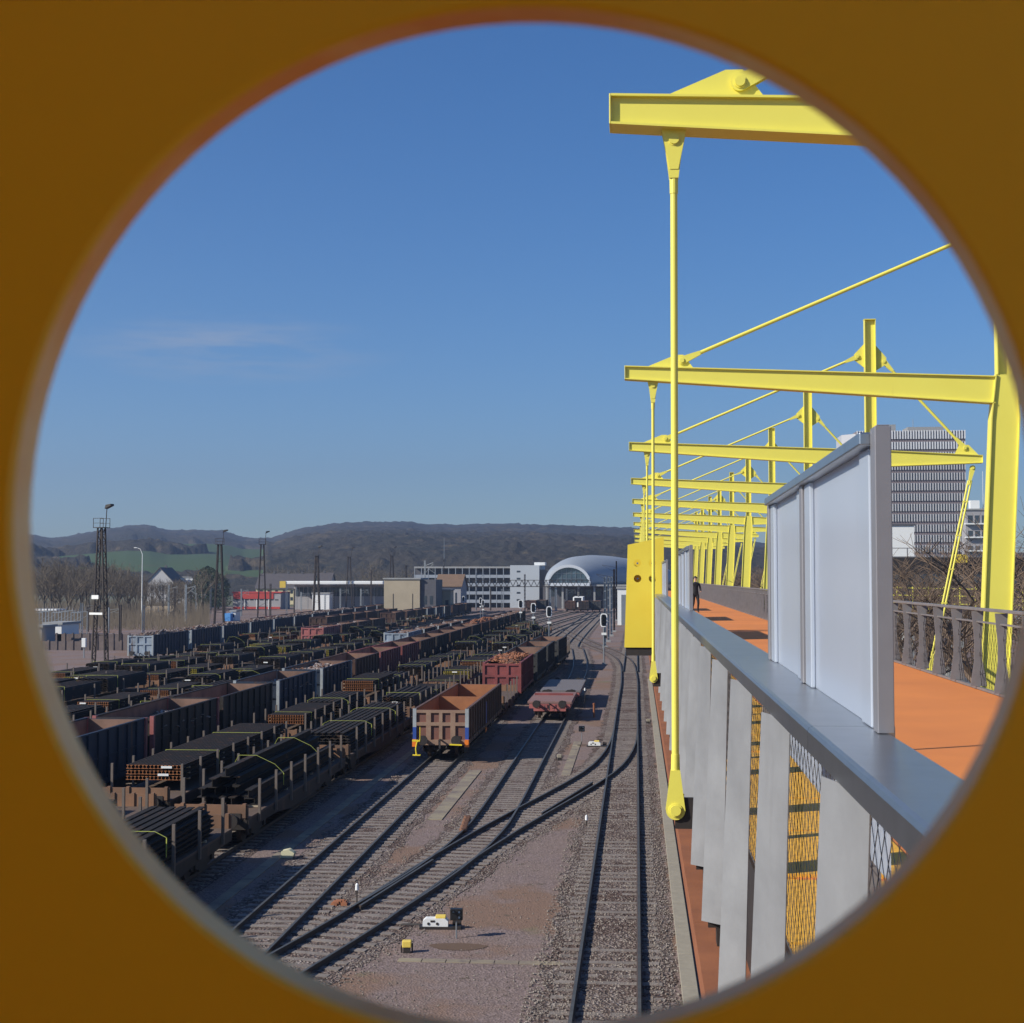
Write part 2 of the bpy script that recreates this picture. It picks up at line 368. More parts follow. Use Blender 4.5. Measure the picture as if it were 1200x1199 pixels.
track([(-7.75, 41.2), (-6.95, 45.5), (-6.3, 50), (-5.88, 55), (-5.72, 61), (-5.70, 80), (-5.7, 130), (-6.2, 160), (-7.9, 195), (-9.3, 224), (-9.3, 410)], zt=.006)
track([(-10.25, 18), (-10.28, 80), (-10.25, 118), (-9.9, 135), (-9.2, 160), (-10.6, 192), (-12.5, 224), (-12.5, 410)], zt=.002)
ROWX = {'A': -15.1, 'B': -19.2, 'C': -24.0, 'D': -28.5, 'E': -33.0, 'F': -38.2, 'H': -42.4, 'J': -46.9, 'K': -52.2}
for k_, x_ in ROWX.items():
    track([(x_, 16), (x_, 120), (x_, 250), (x_ + (3 if x_ > -30 else 4), 330), (x_ + 8, 420)], detail=False, sleepers=x_ > -30, step=12)
def gx(Y): return -56.1 - (Y - 160) * .0335
track([(gx(100), 100), (gx(160), 160), (gx(280), 280), (gx(400), 400)], detail=False, sleepers=False, step=20)
# guard rails and check rails at the crossing of the two diagonal tracks
gr = MB()
rail_sweep(gr, catmull([(-8.1, 42.4), (-6.95, 49.5)], .8)); rail_sweep(gr, catmull([(-3.9, 59.6), (-2.1, 68.8)], .8))
gr.build('check_rail', [RAILM, RAILT], fix=False, kind='structure')
# concrete kerb along the bridge, cable troughs, patches
k = MB()
for i in range(40):
    y0 = 20 + i * 3.0; k.box(1.02, 1.40, y0 + .02, y0 + 2.98, -.05, .10 + random.uniform(-.004, .004))
k.build('kerb', CONC, bev=.01, kind='structure')
k = MB()
for i in range(10): k.box(-8.45, -7.85, 58.5 + i * 1.5, 58.5 + i * 1.5 + 1.48, -.03, .03 + random.uniform(0, .006))
for i in range(10): k.box(-3.75, -3.3, 72 + i * 1.5, 72 + i * 1.5 + 1.48, -.03, .03)
for i in range(60): k.box(-12.75, -12.35, 24 + i * 1.5, 24 + i * 1.5 + 1.48, -.03, .028)
for i in range(7): k.box(-6.1 + i * .62, -6.1 + i * .62 + .6, 37.0, 37.3, -.03, .022)
k.build('cable_trough', mat('old_trough', (.29, .245, .165), .95, var=(.8, 1.6, (.17, .135, .115)), rust=(1.6, .58, (.14, .11, .10)), bump=(30, .4, .01)), bev=.006, kind='structure')
# stones of the ballast shoulder
st = MB()
def stone(x, y, z, r):
    vs = []
    for k_ in range(6):
        d = [(1, 0, 0), (-1, 0, 0), (0, 1, 0), (0, -1, 0), (0, 0, 1), (0, 0, -.6)][k_]
        q = r * random.uniform(.6, 1.3); vs.append((x + d[0] * q + random.uniform(-.3, .3) * r, y + d[1] * q + random.uniform(-.3, .3) * r, z + d[2] * q * .8))
    st.add(vs, [(0, 2, 4), (2, 1, 4), (1, 3, 4), (3, 0, 4), (2, 0, 5), (1, 2, 5), (3, 1, 5), (0, 3, 5)])
for i in range(5200):
    y = 33 + 45 * random.random() ** 1.4; stone(random.uniform(-9.2, .9), y, .006, random.choice((.012, .018, .03)))
for cx, y0, y1, n in ((-.72, 30, 75, 9500), (-10.2, 36, 76, 3000), (-5.7, 57, 92, 2000)):
    for i in range(n):
        y = y0 + (y1 - y0) * random.random() ** 1.6; x = cx + random.choice((random.uniform(-1.9, -.85), random.uniform(.85, 1.8), random.uniform(-.62, .62)))
        stone(x, y, .025, random.uniform(.018, .045))
dp = catmull([(-9.9, 30.5), (-8.75, 36), (-7.75, 41), (-6.75, 47.5), (-5.15, 56.3), (-3.3, 65), (-1.95, 72)], .5)
for i in range(4200):
    p_ = random.choice(dp); sd_ = random.choice((-1, 1)); d_ = abs(random.gauss(1.55, .28)); stone(p_.x + sd_ * d_, p_.y + random.uniform(-.3, .3), .014, random.uniform(.018, .04))
STONE = mat('ballast_stone', (.13, .10, .085), .9, var=(9, 2.5, (.27, .235, .205)), spec=.2)
st.build('ballast_stones', STONE, fix=False, kind='stuff')['label'] = 'loose ballast stones lying between and beside the sleepers'

# ------------------------------------------------------------------ footbridge
def zc(v): return CZ + v
S0 = 17.3
br = thing('footbridge', 'long footbridge with bright orange deck running beside and above the tracks', 'footbridge', (0, 0, 0))
m = MB(); m.box(.90, 5.30, -6, 190, zc(-1.86), zc(-1.70)); m.build('deck', DECK, br)
m = MB()
y = -5.0
while y < 190:
    L_ = 1.45; m.box(.70, 1.62, y + .02, y + L_ - .02, zc(-1.72), zc(-1.68))
    y += L_ + (.12 if int(y / 1.45) % 4 == 0 else .0)
m.build('edge_plate', GRAT, br)
m = MB(); m.box(.74, 5.0, -6, 190, zc(-2.618), zc(-1.87)); m.build('girder', DARKS, br)
m = MB()
y = -6
while y < 189: m.box(.42, 5.1, y, min(y + 5.74, 190), zc(-2.80), zc(-2.62)); y += 5.75
m.build('lower_flange', CORT, br)
for Y in (10, 27, 62, 96, 131, 166): m = MB(); m.tube((3, Y, 0), (3, Y, zc(-2.81)), .45, n=20); m.build('pier', CONCG, br)
for y in range(-2, 120, 6):
    pass
# parapet on the track side
pa = thing('parapet', 'grey metal parapet with broad flat cap and hanging twisted sheet fins on the track side', 'parapet', (0, 0, 0))
capp = [(.570, zc(-.515)), (.576, zc(-.503)), (.588, zc(-.498)), (.80, zc(-.498)), (.80, zc(-.58)), (.72, zc(-.583)), (.57, zc(-.583))]
ys = [.46, 4.97, 9.45, 13.9, 18.4, 22.9, 27.4, 31.9, 36.4, 40.9, 44.97]; segs = list(zip(ys[:-1], ys[1:]))
segs += [(45.85 + i * 4.5, 45.85 + i * 4.5 + 4.49) for i in range(30)]
for a, b in segs:
    m = MB(); m.prism([(x if x < .79 else (.80 if a < 4 else .86), z) for x, z in capp], 'y', a + .003, b - .003); m.build('cap', ALU, pa)
def fin_mesh(name):
    m = MB(); n = 16; W = 6
    for i in range(n + 1):
        s = i / n; z = zc(-.588) + (-1.87) * s; e = s
        far = Vector((.545, 0)).lerp(Vector((.455, 0)), e); near = Vector((.635, -.36)).lerp(Vector((.60, -.13)), e)
        nrm = Vector((-(near - far).y, (near - far).x)).normalized()
        for j in range(W + 1):
            p = far.lerp(near, j / W) - nrm * sin(pi * j / W) * .0; m.v.append((p.x, p.y, z))
    for i in range(n):
        for j in range(W): a = i * (W + 1) + j; m.f.append((a, a + 1, a + W + 2, a + W + 1)); m.m.append(0)
    o = m.build(name, GALV, pa, smooth=False, fix=False); md = o.modifiers.new('sheet', 'SOLIDIFY'); md.thickness = .005; md.offset = 0
    return o
f0 = fin_mesh('fin'); f0.location.y = 2.33
bk = MB(); bk.box(.50, .74, -.03, .0, zc(-2.50), zc(-2.46)); bk.box(.56, .62, -.08, .08, zc(-2.617), zc(-2.50))
b0 = bk.build('fin_bracket', DARKS, pa); b0.location.y = 2.33
for i in range(1, 78):
    Y = 2.33 + 2.07 * i
    c = f0.copy(); C.objects.link(c); c.location.y = Y; c.rotation_euler.z = random.uniform(-.07, .05)
    if i < 24: c = b0.copy(); C.objects.link(c); c.location.y = Y
# parapet posts and steel net
m = MB()
m.box(.81, .87, -.04, .04, zc(-1.68), zc(-.59))
b0 = m.build('parapet_post', RAILP, pa); b0.location.y = 1.25
for i in range(1, 40): c = b0.copy(); C.objects.link(c); c.location.y = 1.25 + i * 4.14
m = MB(); zb, zt_ = zc(-1.70), zc(-.585); H = zt_ - zb; cell = .115; run = H / .07 * (cell / 2)
y = .5
while y < 22:
    for s in (1, -1):
        a = Vector((.69, y if s > 0 else y + run, zb)); b = Vector((.69, y + run if s > 0 else y, zt_))
        m.tube(a, b, .0016 if y < 9 else .002, n=3, caps=False)
    y += cell
m.tube((.69, .5, zb + .01), (.69, 24, zb + .01), .004, n=5); m.tube((.69, .5, zt_ - .012), (.69, 24, zt_ - .012), .004, n=5)
NET = mat('net_wire', (.16, .15, .14), .35, .7)
m.build('wire_net', NET, pa, fix=False)
m = MB(); y = .8
while y < 14:          # lacing cord of the net under the cap
    m.tube((.665, y, zc(-.595)), (.675, y + .05, zc(-.66)), .0028, n=4, caps=False); m.tube((.675, y + .05, zc(-.66)), (.665, y + .12, zc(-.60)), .0028, n=4, caps=False); y += .13
CORD = mat('lacing_cord', (.72, .64, .44), .7); m.build('lacing', CORD, pa, fix=False)

# protective screens standing on the parapet line
def screen(ps, label):
    r = thing('protective_screen', label, 'screen', (.765, ps[0], zc(-1.7)), 0, 'milky protective screens on the parapet')
    b = -zc(-1.7)
    for i, yy in enumerate(ps):
        m = MB(); m.box(-.012 if i else .0, .052, yy - ps[0] - .05, yy - ps[0] + .05, zc(-.496) + b, zc(.487 if i == 0 else .484) + b)
        if i == 0: m.box(.006, .046, -.046, .046, zc(.487) + b, zc(.492) + b)
        m.build('post', ALUP, r, bev=.006)
    m = MB(); m.box(-.035, .048, .058, ps[-1] - ps[0] - .058, zc(.435) + b, zc(.478) + b); m.build('top_rail', ALU, r, bev=.005)
    for a, c in zip(ps[:-1], ps[1:]):
        m = MB(); m.box(.018, .030, a - ps[0] + .052, c - ps[0] - .052, zc(-.496) + b, zc(.434) + b); m.build('panel', POLY, r)
        m = MB(); m.box(.040, .050, a - ps[0] + .04, c - ps[0] - .04, zc(-.98) + b, zc(-.585) + b); m.build('lower_panel', POLY, r)
        m = MB(); m.box(-.003, .016, c - ps[0] - .33, c - ps[0] - .10, zc(-.495) + b, zc(.43) + b); m.build('cover_strip', POLY, r, bev=.004)
        m = MB(); m.box(.004, .017, a - ps[0] + .12, a - ps[0] + .34, zc(-.495) + b, zc(.43) + b); m.build('cover_strip', POLY, r, bev=.004)
    return r
SCL = ['milky white screen nearest the round opening, with the widest grey post', 'second milky screen along the cap, beside the walking person', 'third milky screen along the cap, just past the yellow plate tower',
       'fourth milky screen far along the bridge', 'fifth milky screen near the far end of the bridge']
for i in range(5):
    y0 = 4.78 + S0 * i
    s_o = screen([y0, y0 + 2.2, y0 + 4.15] if i == 0 else [y0 - .1, y0 + 1.9, y0 + 3.75, y0 + 5.5], SCL[i])
    if i == 0: s_o.rotation_euler.z = -.0105
    else: s_o.location.x = .79

# railing on the far side of the deck
rl = thing('railing', 'brown-grey railing with tapered flat bars along the right edge of the orange deck', 'railing', (0, 0, 0))
m = MB(); m.box(5.14, 5.22, 12, 185, zc(-.50), zc(-.455)); m.build('top_rail', RAILP, rl, bev=.006)
m = MB(); m.box(5.16, 5.20, 12, 185, zc(-.68), zc(-.655)); m.build('middle_rail', RAILP, rl)
m = MB(); m.box(5.15, 5.21, 12, 185, zc(-1.69), zc(-1.655)); m.build('bottom_rail', RAILP, rl)
m = MB()
pts = [(-.12, zc(-1.65)), (.12, zc(-1.65)), (.06, zc(-1.25)), (.055, zc(-.95)), (.09, zc(-.51)), (-.09, zc(-.51)), (-.055, zc(-.95)), (-.06, zc(-1.25))]
m.prism([(5.18 + p, q) for p, q in pts], 'y', -.01, .01)
b0 = m.build('bar', RAILP, rl); b0.location.y = 14
for i in range(1, 95):
    c = b0.copy(); C.objects.link(c); c.location.y = 14 + 1.45 * i
m = MB(); y = 16
while y < 60:          # coarse cable net behind the bars
    for s in (1, -1):
        a = Vector((5.20, y, zc(-1.65))); b = Vector((5.20, y + .55, zc(-.68)))
        if s < 0: a.z, b.z = b.z, a.z
        m.tube(a, b, .003, n=3, caps=False)
    y += .16
m.build('wire_net', DARKS, rl, fix=False)

# yellow suspension frames
def hbeam(m, x0, x1, t0, t1, b0, b1, fw=.30, yc=0, web=.014, fl=.022):
    # horizontal tapered H beam from x0 to x1, top t0->t1, bottom b0->b1
    m.prism([(x0, t0), (x1, t1), (x1, t1 - fl), (x0, t0 - fl)], 'y', yc - fw / 2, yc + fw / 2)
    m.prism([(x0, b0 + fl), (x1, b1 + fl), (x1, b1), (x0, b0)], 'y', yc - fw / 2, yc + fw / 2)
    m.prism([(x0 + .002, t0 - fl), (x1, t1 - fl), (x1, b1 + fl), (x0 + .002, b0 + fl)], 'y', yc - fw / 2 + .05, yc - fw / 2 + .05 + web)
def fork(m, pin, d, r=.085, L_=.42, side=1):
    """rod end: two cheek plates round a pin, tapering to the rod along direction d in the xz plane"""
    d = Vector(d).normalized(); n = Vector((-d.z, 0, d.x)); a0 = atan2(-d.z, -d.x)
    poly = []
    for k_ in range(11):
        a = a0 - pi / 2 + pi * k_ / 10; poly.append((pin[0] + cos(a) * r, pin[2] + sin(a) * r))
    e = Vector(pin) + d * L_
    q1 = (e.x + n.x * .042, e.z + n.z * .042); q2 = (e.x - n.x * .042, e.z - n.z * .042)
    last = Vector((poly[-1][0], 0, poly[-1][1]))
    if (Vector((q1[0], 0, q1[1])) - last).length < (Vector((q2[0], 0, q2[1])) - last).length: poly += [q1, q2]
    else: poly += [q2, q1]
    for yy in (-1, 1): m.prism(poly, 'y', pin[1] + yy * .022 - .010 * 0, pin[1] + yy * .044)
    m.tube((pin[0], pin[1] - .07, pin[2]), (pin[0], pin[1] + .07, pin[2]), .048, n=16)
    m.tube((pin[0], pin[1] - .055, pin[2]), (pin[0], pin[1] + .055, pin[2]), .062, n=16)
    c0 = Vector(pin) + d * (L_ - .02)
    m.tube(c0, c0 + d * .16, .041, .038, n=14)
def make_frame():
    r = thing('suspension_frame', '', 'steel frame', (0, 13.4, 0), 0, 'yellow suspension frames of the bridge')
    XM0, XM1 = 7.42, 7.84
    m = MB(); hbeam(m, -.22, 7.40, zc(4.475), zc(4.17), zc(4.19), zc(3.60))
    m.box(-.236, -.221, -.15, .15, zc(4.19), zc(4.475)); m.build('cross_beam', YEL, r, bev=.004)
    m = MB(); hbeam(m, 7.86, 11.15, zc(4.15), zc(3.96), zc(3.60), zc(3.70)); m.box(11.151, 11.165, -.15, .15, zc(3.70), zc(3.96)); m.build('outer_arm', YEL, r, bev=.004)
    # mast: web in the frame plane, flanges at both sides
    m = MB()
    lo = [(6.97, zc(-3.4)), (7.52, zc(-3.4)), (7.88, zc(3.3)), (7.84, zc(4.2)), (7.42, zc(4.2)), (7.32, zc(3.3))]
    def flange(a, b, wd=.30, th=.024):
        a = Vector((a[0], 0, a[1])); b = Vector((b[0], 0, b[1])); m.bar(a, b, wd, th)
    m.prism(lo, 'y', -.10, -.085)
    for a, b in ((lo[0], lo[5]), (lo[5], lo[4]), (lo[1], lo[2]), (lo[2], lo[3])): 
        d_ = Vector((b[0] - a[0], b[1] - a[1])).normalized(); nrm = Vector((d_.y, -d_.x)) * .012
        m.add([(a[0] - nrm.x, -.15, a[1] - nrm.y), (b[0] - nrm.x, -.15, b[1] - nrm.y), (b[0] + nrm.x, -.15, b[1] + nrm.y), (a[0] + nrm.x, -.15, a[1] + nrm.y),
               (a[0] - nrm.x, .15, a[1] - nrm.y), (b[0] - nrm.x, .15, b[1] - nrm.y), (b[0] + nrm.x, .15, b[1] + nrm.y), (a[0] + nrm.x, .15, a[1] + nrm.y)],
              [(0, 1, 2, 3), (4, 7, 6, 5), (0, 4, 5, 1), (1, 5, 6, 2), (2, 6, 7, 3), (3, 7, 4, 0)])
    m.build('mast', YEL, r)
    m = MB(); m.box(7.47, 7.79, -.008, .008, zc(4.21), zc(8.42)); m.box(7.45, 7.47, -.12, .12, zc(4.21), zc(8.42)); m.box(7.79, 7.81, -.12, .12, zc(4.21), zc(8.42))
    m.box(7.44, 7.82, -.13, .13, zc(8.42), zc(8.445)); m.build('mast_head', YEL, r)
    # gussets
    m = MB(); m.prism([(.22, zc(4.455)), (.84, zc(4.71)), (1.0, zc(4.71)), (1.22, zc(4.415))], 'y', -.012, .012)
    m.build('gusset', YEL, r, bev=.003); m = MB()
    m.prism([(10.30, zc(4.0)), (10.45, zc(4.32)), (10.75, zc(4.30)), (11.05, zc(3.98))], 'y', -.012, .012)
    m.build('gusset', YEL, r, bev=.003); m = MB()
    m.prism([(7.45, zc(6.85)), (7.45, zc(7.65)), (7.12, zc(7.30)), (7.14, zc(7.1))], 'y', -.012, .012)
    m.build('gusset', YEL, r, bev=.003); m = MB()
    m.prism([(7.81, zc(6.75)), (7.81, zc(7.60)), (8.16, zc(7.18)), (8.14, zc(6.95))], 'y', -.012, .012)
    m.build('gusset', YEL, r, bev=.003); m = MB()
    m.prism([(.24, zc(4.19)), (.48, zc(4.17)), (.40, zc(3.78)), (.32, zc(3.78))], 'y', -.05, -.035); m.prism([(.24, zc(4.19)), (.48, zc(4.17)), (.40, zc(3.78)), (.32, zc(3.78))], 'y', .035, .05)
    m.build('gusset', YEL, r, bev=.003)
    def rod(name, p0, p1, rr, L0=.42, r0=.085, double=False):
        p0 = Vector(p0); p1 = Vector(p1); d = (p1 - p0).normalized(); m = MB()
        fork(m, p0, d, r0, L0); fork(m, p1, -d, r0, L0)
        if double:
            for s in (-.05, .05): m.tube(p0 + d * L0 + Vector((s, 0, 0)), p1 - d * L0 + Vector((s, 0, 0)), rr * .7, n=12)
            for k_ in range(1, 6): q = p0.lerp(p1, k_ / 6); m.box(q.x - .09, q.x + .09, q.y - .03, q.y + .03, q.z - .02, q.z + .02)
        else: m.tube(p0 + d * L0, p1 - d * L0, rr, n=14)
        return m.build(name, YEL, r)
    rod('tie_rod', (.97, 0, zc(4.585)), (7.22, 0, zc(7.22)), .040)
    rod('tie_rod', (8.08, 0, zc(7.05)), (10.62, 0, zc(4.20)), .045, double=False)
    rod('hanger_rod', (.36, 0, zc(4.06)), (.345, 0, zc(-2.11)), .033, L0=.36, r0=.088)
    rod('stay_rod', (10.86, 0, zc(3.55)), (9.43, 0, zc(-3.0)), .045, double=True)
    m = MB(); m.box(.34, .80, -.02, .02, zc(-2.28), zc(-2.0)); m.build('anchor_plate', DARKS, r)
    m = MB(); m.box(5.3, 7.0, -.12, .12, zc(-2.6), zc(-2.35)); m.box(7.6, 9.5, -.12, .12, zc(-3.2), zc(-2.95)); m.build('outrigger', YEL, r, bev=.01)
    return r
fr = make_frame()
FL = ['yellow suspension frame nearest the opening, its beam crossing the upper right', 'second yellow suspension frame, beam meeting the thick mast at the right rim',
      'third yellow suspension frame, whose mast stands before the office tower', 'fourth yellow suspension frame, mast just left of the milky screen top',
      'fifth yellow suspension frame from the opening', 'sixth yellow suspension frame from the opening', 'seventh yellow suspension frame from the opening',
      'eighth yellow suspension frame from the opening', 'ninth yellow suspension frame, third from the far end', 'tenth yellow suspension frame, second from the far end', 'last yellow suspension frame at the far end of the bridge']
for i in range(11):
    o = fr if i == 0 else copy_tree(fr)
    place(o, (0, 13.4 + S0 * i, 0), FL[i])

# yellow plate towers (hollow boxes of steel plate with round holes)
HOLES = [(.03, -.03), (.49, -.03), (.03, .45), (.49, .45)]
def holed_plate(outline, holes, y0, y1, inner=1):
    """front outline polygon (x,z), circles (cx,cz,r): quads around each hole laid out on a grid"""
    m = MB(); bm = bmesh.new()
    x0 = min(p[0] for p in outline); x1 = max(p[0] for p in outline); z0 = min(p[1] for p in outline)
    cx = sorted({h[0] for h in holes}); cz = sorted({h[1] for h in holes})
    hw = .20
    xs = [x0]; 
    for c in cx: xs += [c - hw, c + hw]
    xs += [x1]; zs = [z0]
    for c in cz: zs += [c - hw, c + hw]
    zL = [p[1] for p in outline if abs(p[0] - x0) < .2 and p[1] > 0][0]; zR = [p[1] for p in outline if abs(p[0] - x1) < .01 and p[1] > 0][0]
    zs += ['top']
    def top(x): return zL + (zR - zL) * (x - x0) / (x1 - x0)
    left = lambda z: outline[0][0] + (outline[-1][0] - outline[0][0]) * ((z - z0) / (zL - z0)) if z != 'top' else outline[-1][0]
    def X(i, z): return xs[i] if i else left(z)
    def Zv(j, x): return zs[j] if zs[j] != 'top' else top(x)
    for i in range(len(xs) - 1):
        for j in range(len(zs) - 1):
            h = None
            for q in holes:
                if abs((xs[i] + xs[i + 1]) / 2 - q[0]) < .01 and zs[j + 1] != 'top' and abs((zs[j] + zs[j + 1]) / 2 - q[1]) < .01: h = q
            a, b = X(i, zs[j]), xs[i + 1]; a2 = X(i, zs[j + 1])
            c4 = [(a, Zv(j, a)), (b, Zv(j, b)), (b, Zv(j + 1, b)), (a2, Zv(j + 1, a2))]
            if h is None:
                for yy, o in ((y0, 1), (y1, -1)):
                    vs = [(p, yy, q) for p, q in c4]; m.add(vs, [(0, 1, 2, 3)[::o]], 2 if o == inner else 0)
            else:
                n = 96; cxx, czz, r = h
                inner = []; outer = []
                for k in range(n):
                    an = 2 * pi * k / n; ca, sa = cos(an), sin(an); s_ = hw / max(abs(ca), abs(sa))
                    inner.append((cxx + ca * r, czz + sa * r)); outer.append((cxx + ca * s_, czz + sa * s_))
                bv = .0012
                for yy, o, yin in ((y0, 1, y0 + bv), (y1, -1, y1 - bv)):
                    mid = [(cxx + (p[0] - cxx) * (1 + bv / r), czz + (p[1] - czz) * (1 + bv / r)) for p in inner]
                    vs = [(p[0], yy, p[1]) for p in outer] + [(p[0], yy, p[1]) for p in mid] + [(p[0], yin, p[1]) for p in inner]
                    m.add(vs, [(k, (k + 1) % n, n + (k + 1) % n, n + k)[::o] for k in range(n)] + [(n + k, n + (k + 1) % n, 2 * n + (k + 1) % n, 2 * n + k)[::o] for k in range(n)], 2 if o == inner else 0)
                vs = [(p[0], y0 + bv, p[1]) for p in inner] + [(p[0], y1 - bv, p[1]) for p in inner]
                m.add(vs, [(k, (k + 1) % n, n + (k + 1) % n, n + k) for k in range(n)], 1)
    # outer edge strip
    ol = outline; nn = len(ol); vs = [(p[0], y0, p[1]) for p in ol] + [(p[0], y1, p[1]) for p in ol]
    m.add(vs, [(k, (k + 1) % nn, nn + (k + 1) % nn, nn + k) for k in range(nn)])
    return m
RIM = mat('hole_cut_edge', (.84, .72, .36), .55, 0, var=(6, 2.2, (.70, .30, .04)), bump=(60, .3, .002))  # orange patches are the warm glow on the rim, put into the colour
TO = [(-.385, -2.15), (.84, -2.15), (.84, 1.25), (-.27, .99)]
def plate_tower(Y, label, back_r, front_r=.1212, depth=.78, flip=False, ox=0, oz=0):
    r = thing('plate_tower', label, 'steel tower', (ox, Y, CZ + oz), 0, 'yellow plate towers with round holes')
    th = .0125
    fr_ = front_r; yb, yf = -depth, -th      # back plate nearer the camera side, front plate ends at y=0
    hf = [(x, z, front_r) for x, z in HOLES]; hb = [(x, z, back_r) for x, z in HOLES]
    if flip: hf, hb = hb, hf
    holed_plate(TO, hf, -th, 0, 1).build('far_plate', [YELB, RIM, ORGI], r, fix=True)
    holed_plate(TO, hb, -depth, -depth + th, -1).build('near_plate', [YELB, RIM, ORGI], r, fix=True)
    m = MB(); a, b = Vector((-.385, 0, -2.15)), Vector((-.286, 0, .56))
    m.add([(a.x, -depth + th, a.z), (a.x, -th, a.z), (b.x, -th, b.z), (b.x, -depth + th, b.z), (a.x + .012, -depth + th, a.z), (a.x + .012, -th, a.z), (b.x + .012, -th, b.z), (b.x + .012, -depth + th, b.z)],
          [(0, 1, 2, 3), (4, 7, 6, 5), (0, 4, 5, 1), (1, 5, 6, 2), (2, 6, 7, 3), (3, 7, 4, 0)]); m.build('side_plate', ORGI, r)  # unseen box side, added against direct sun, cut low to let bounce in
    m = MB(); m.box(.828, .84, -depth + th, -th, -2.15, -1.3); m.build('side_plate', ORGI, r)  # unseen too, kept short so bounce off the deck warms the inner faces
    m = MB(); m.box(-.34, .80, -depth + .05, -.05, -2.40, -2.16) if not ox else m.box(-.34, .80, -depth + .05, -depth + .2, -2.40, -2.16); m.box(.5, .74, -depth + .1, -.1, -2.75, -2.40); m.build('base_block', DARKS, r)
    return r
plate_tower(.35, 'large yellow steel plate with the round hole that frames the whole view, in shade', .030, ox=-.0588, oz=.0446)
plate_tower(45.78, 'upright yellow plate tower with four round holes, standing over the right track in mid view', .115, .030)

# ------------------------------------------------------------------ person
def skin_person(loc, rz, label):
    me = bpy.data.meshes.new('person'); J = {}
    vs = [('pelvis', (0, 0, .93), .15), ('belly', (0, .01, 1.10), .135), ('chest', (0, .0, 1.32), .165), ('neckb', (0, .0, 1.47), .075), ('neck', (0, .01, 1.53), .055), ('head', (0, .02, 1.62), .088), ('crown', (0, .015, 1.71), .075),
          ('sl', (-.19, 0, 1.41), .062), ('el', (-.25, .03, 1.14), .048), ('wl', (-.20, .22, 1.02), .033), ('hl', (-.16, .30, 1.03), .030),
          ('sr', (.19, 0, 1.41), .062), ('er', (.25, -.06, 1.14), .048), ('wr', (.23, .10, .92), .033), ('hr', (.22, .16, .86), .030),
          ('hipl', (-.09, 0, .86), .10), ('kl', (-.10, .14, .49), .066), ('al', (-.10, .05, .09), .043), ('fl', (-.10, .20, .035), .036),
          ('hipr', (.09, 0, .86), .10), ('kr', (.10, .00, .48), .066), ('ar', (.10, -.20, .10), .043), ('frr', (.10, -.06, .035), .036)]
    idx = {n: i for i, (n, _, _) in enumerate(vs)}
    ed = [('pelvis', 'belly'), ('belly', 'chest'), ('chest', 'neckb'), ('neckb', 'neck'), ('neck', 'head'), ('head', 'crown'), ('chest', 'sl'), ('sl', 'el'), ('el', 'wl'), ('wl', 'hl'),
          ('chest', 'sr'), ('sr', 'er'), ('er', 'wr'), ('wr', 'hr'), ('pelvis', 'hipl'), ('hipl', 'kl'), ('kl', 'al'), ('al', 'fl'), ('pelvis', 'hipr'), ('hipr', 'kr'), ('kr', 'ar'), ('ar', 'frr')]
    me.from_pydata([v[1] for v in vs], [(idx[a], idx[b]) for a, b in ed], [])
    o = bpy.data.objects.new('person', me); C.objects.link(o)
    md = o.modifiers.new('skin', 'SKIN'); o.modifiers.new('sub', 'SUBSURF').levels = 2; o.modifiers['sub'].render_levels = 2
    if not me.skin_vertices: 
        bpy.context.view_layer.objects.active = o
    lay = me.skin_vertices[0].data if me.skin_vertices else None
    if lay:
        for i, v in enumerate(vs): lay[i].radius = (v[2], v[2] * (.72 if v[0] in ('chest', 'belly', 'pelvis') else 1)); lay[i].use_root = (i == 0)
    m = bpy.data.materials.new('person_clothes_and_skin'); t = nt(m); N = t.nodes; L = t.links
    out = N.new('ShaderNodeOutputMaterial'); p = N.new('ShaderNodeBsdfPrincipled'); p.inputs['Roughness'].default_value = .8
    tc_ = N.new('ShaderNodeTexCoord'); sx = N.new('ShaderNodeSeparateXYZ'); L.new(tc_.outputs['Object'], sx.inputs[0])
    a = N.new('ShaderNodeMath'); a.operation = 'GREATER_THAN'; a.inputs[1].default_value = 1.50; L.new(sx.outputs['Z'], a.inputs[0])
    b = N.new('ShaderNodeMath'); b.operation = 'GREATER_THAN'; b.inputs[1].default_value = .235; L.new(sx.outputs['Y'], b.inputs[0])
    c = N.new('ShaderNodeMath'); c.operation = 'GREATER_THAN'; c.inputs[1].default_value = .6; L.new(sx.outputs['Z'], c.inputs[0])
    d = N.new('ShaderNodeMath'); d.operation = 'MULTIPLY'; L.new(b.outputs[0], d.inputs[0]); L.new(c.outputs[0], d.inputs[1])
    e = N.new('ShaderNodeMath'); e.operation = 'MAXIMUM'; L.new(a.outputs[0], e.inputs[0]); L.new(d.outputs[0], e.inputs[1])
    x = N.new('ShaderNodeMix'); x.data_type = 'RGBA'; x.inputs[6].default_value = (.012, .012, .015, 1); x.inputs[7].default_value = (.5, .3, .22, 1)
    L.new(e.outputs[0], x.inputs[0]); L.new(x.outputs[2], p.inputs['Base Color']); L.new(p.outputs[0], out.inputs[0])
    me.materials.append(m)
    o.location = loc; o.rotation_euler = (0, 0, rz); tag(o, label, 'person')
    h = MB(); 
    for i in range(7):
        for j in range(12):
            pass
    bm = bmesh.new(); bmesh.ops.create_icosphere(bm, subdivisions=3, radius=.108, matrix=Matrix.Translation((0, -.008, 1.675)) @ Matrix.Diagonal((.86, 1.05, .98, 1)))
    bmesh.ops.delete(bm, geom=[v for v in bm.verts if v.co.z < 1.655 and v.co.y > -.02], context='VERTS')
    hm = bpy.data.meshes.new('hair'); bm.to_mesh(hm); bm.free(); hm.materials.append(HAIR)
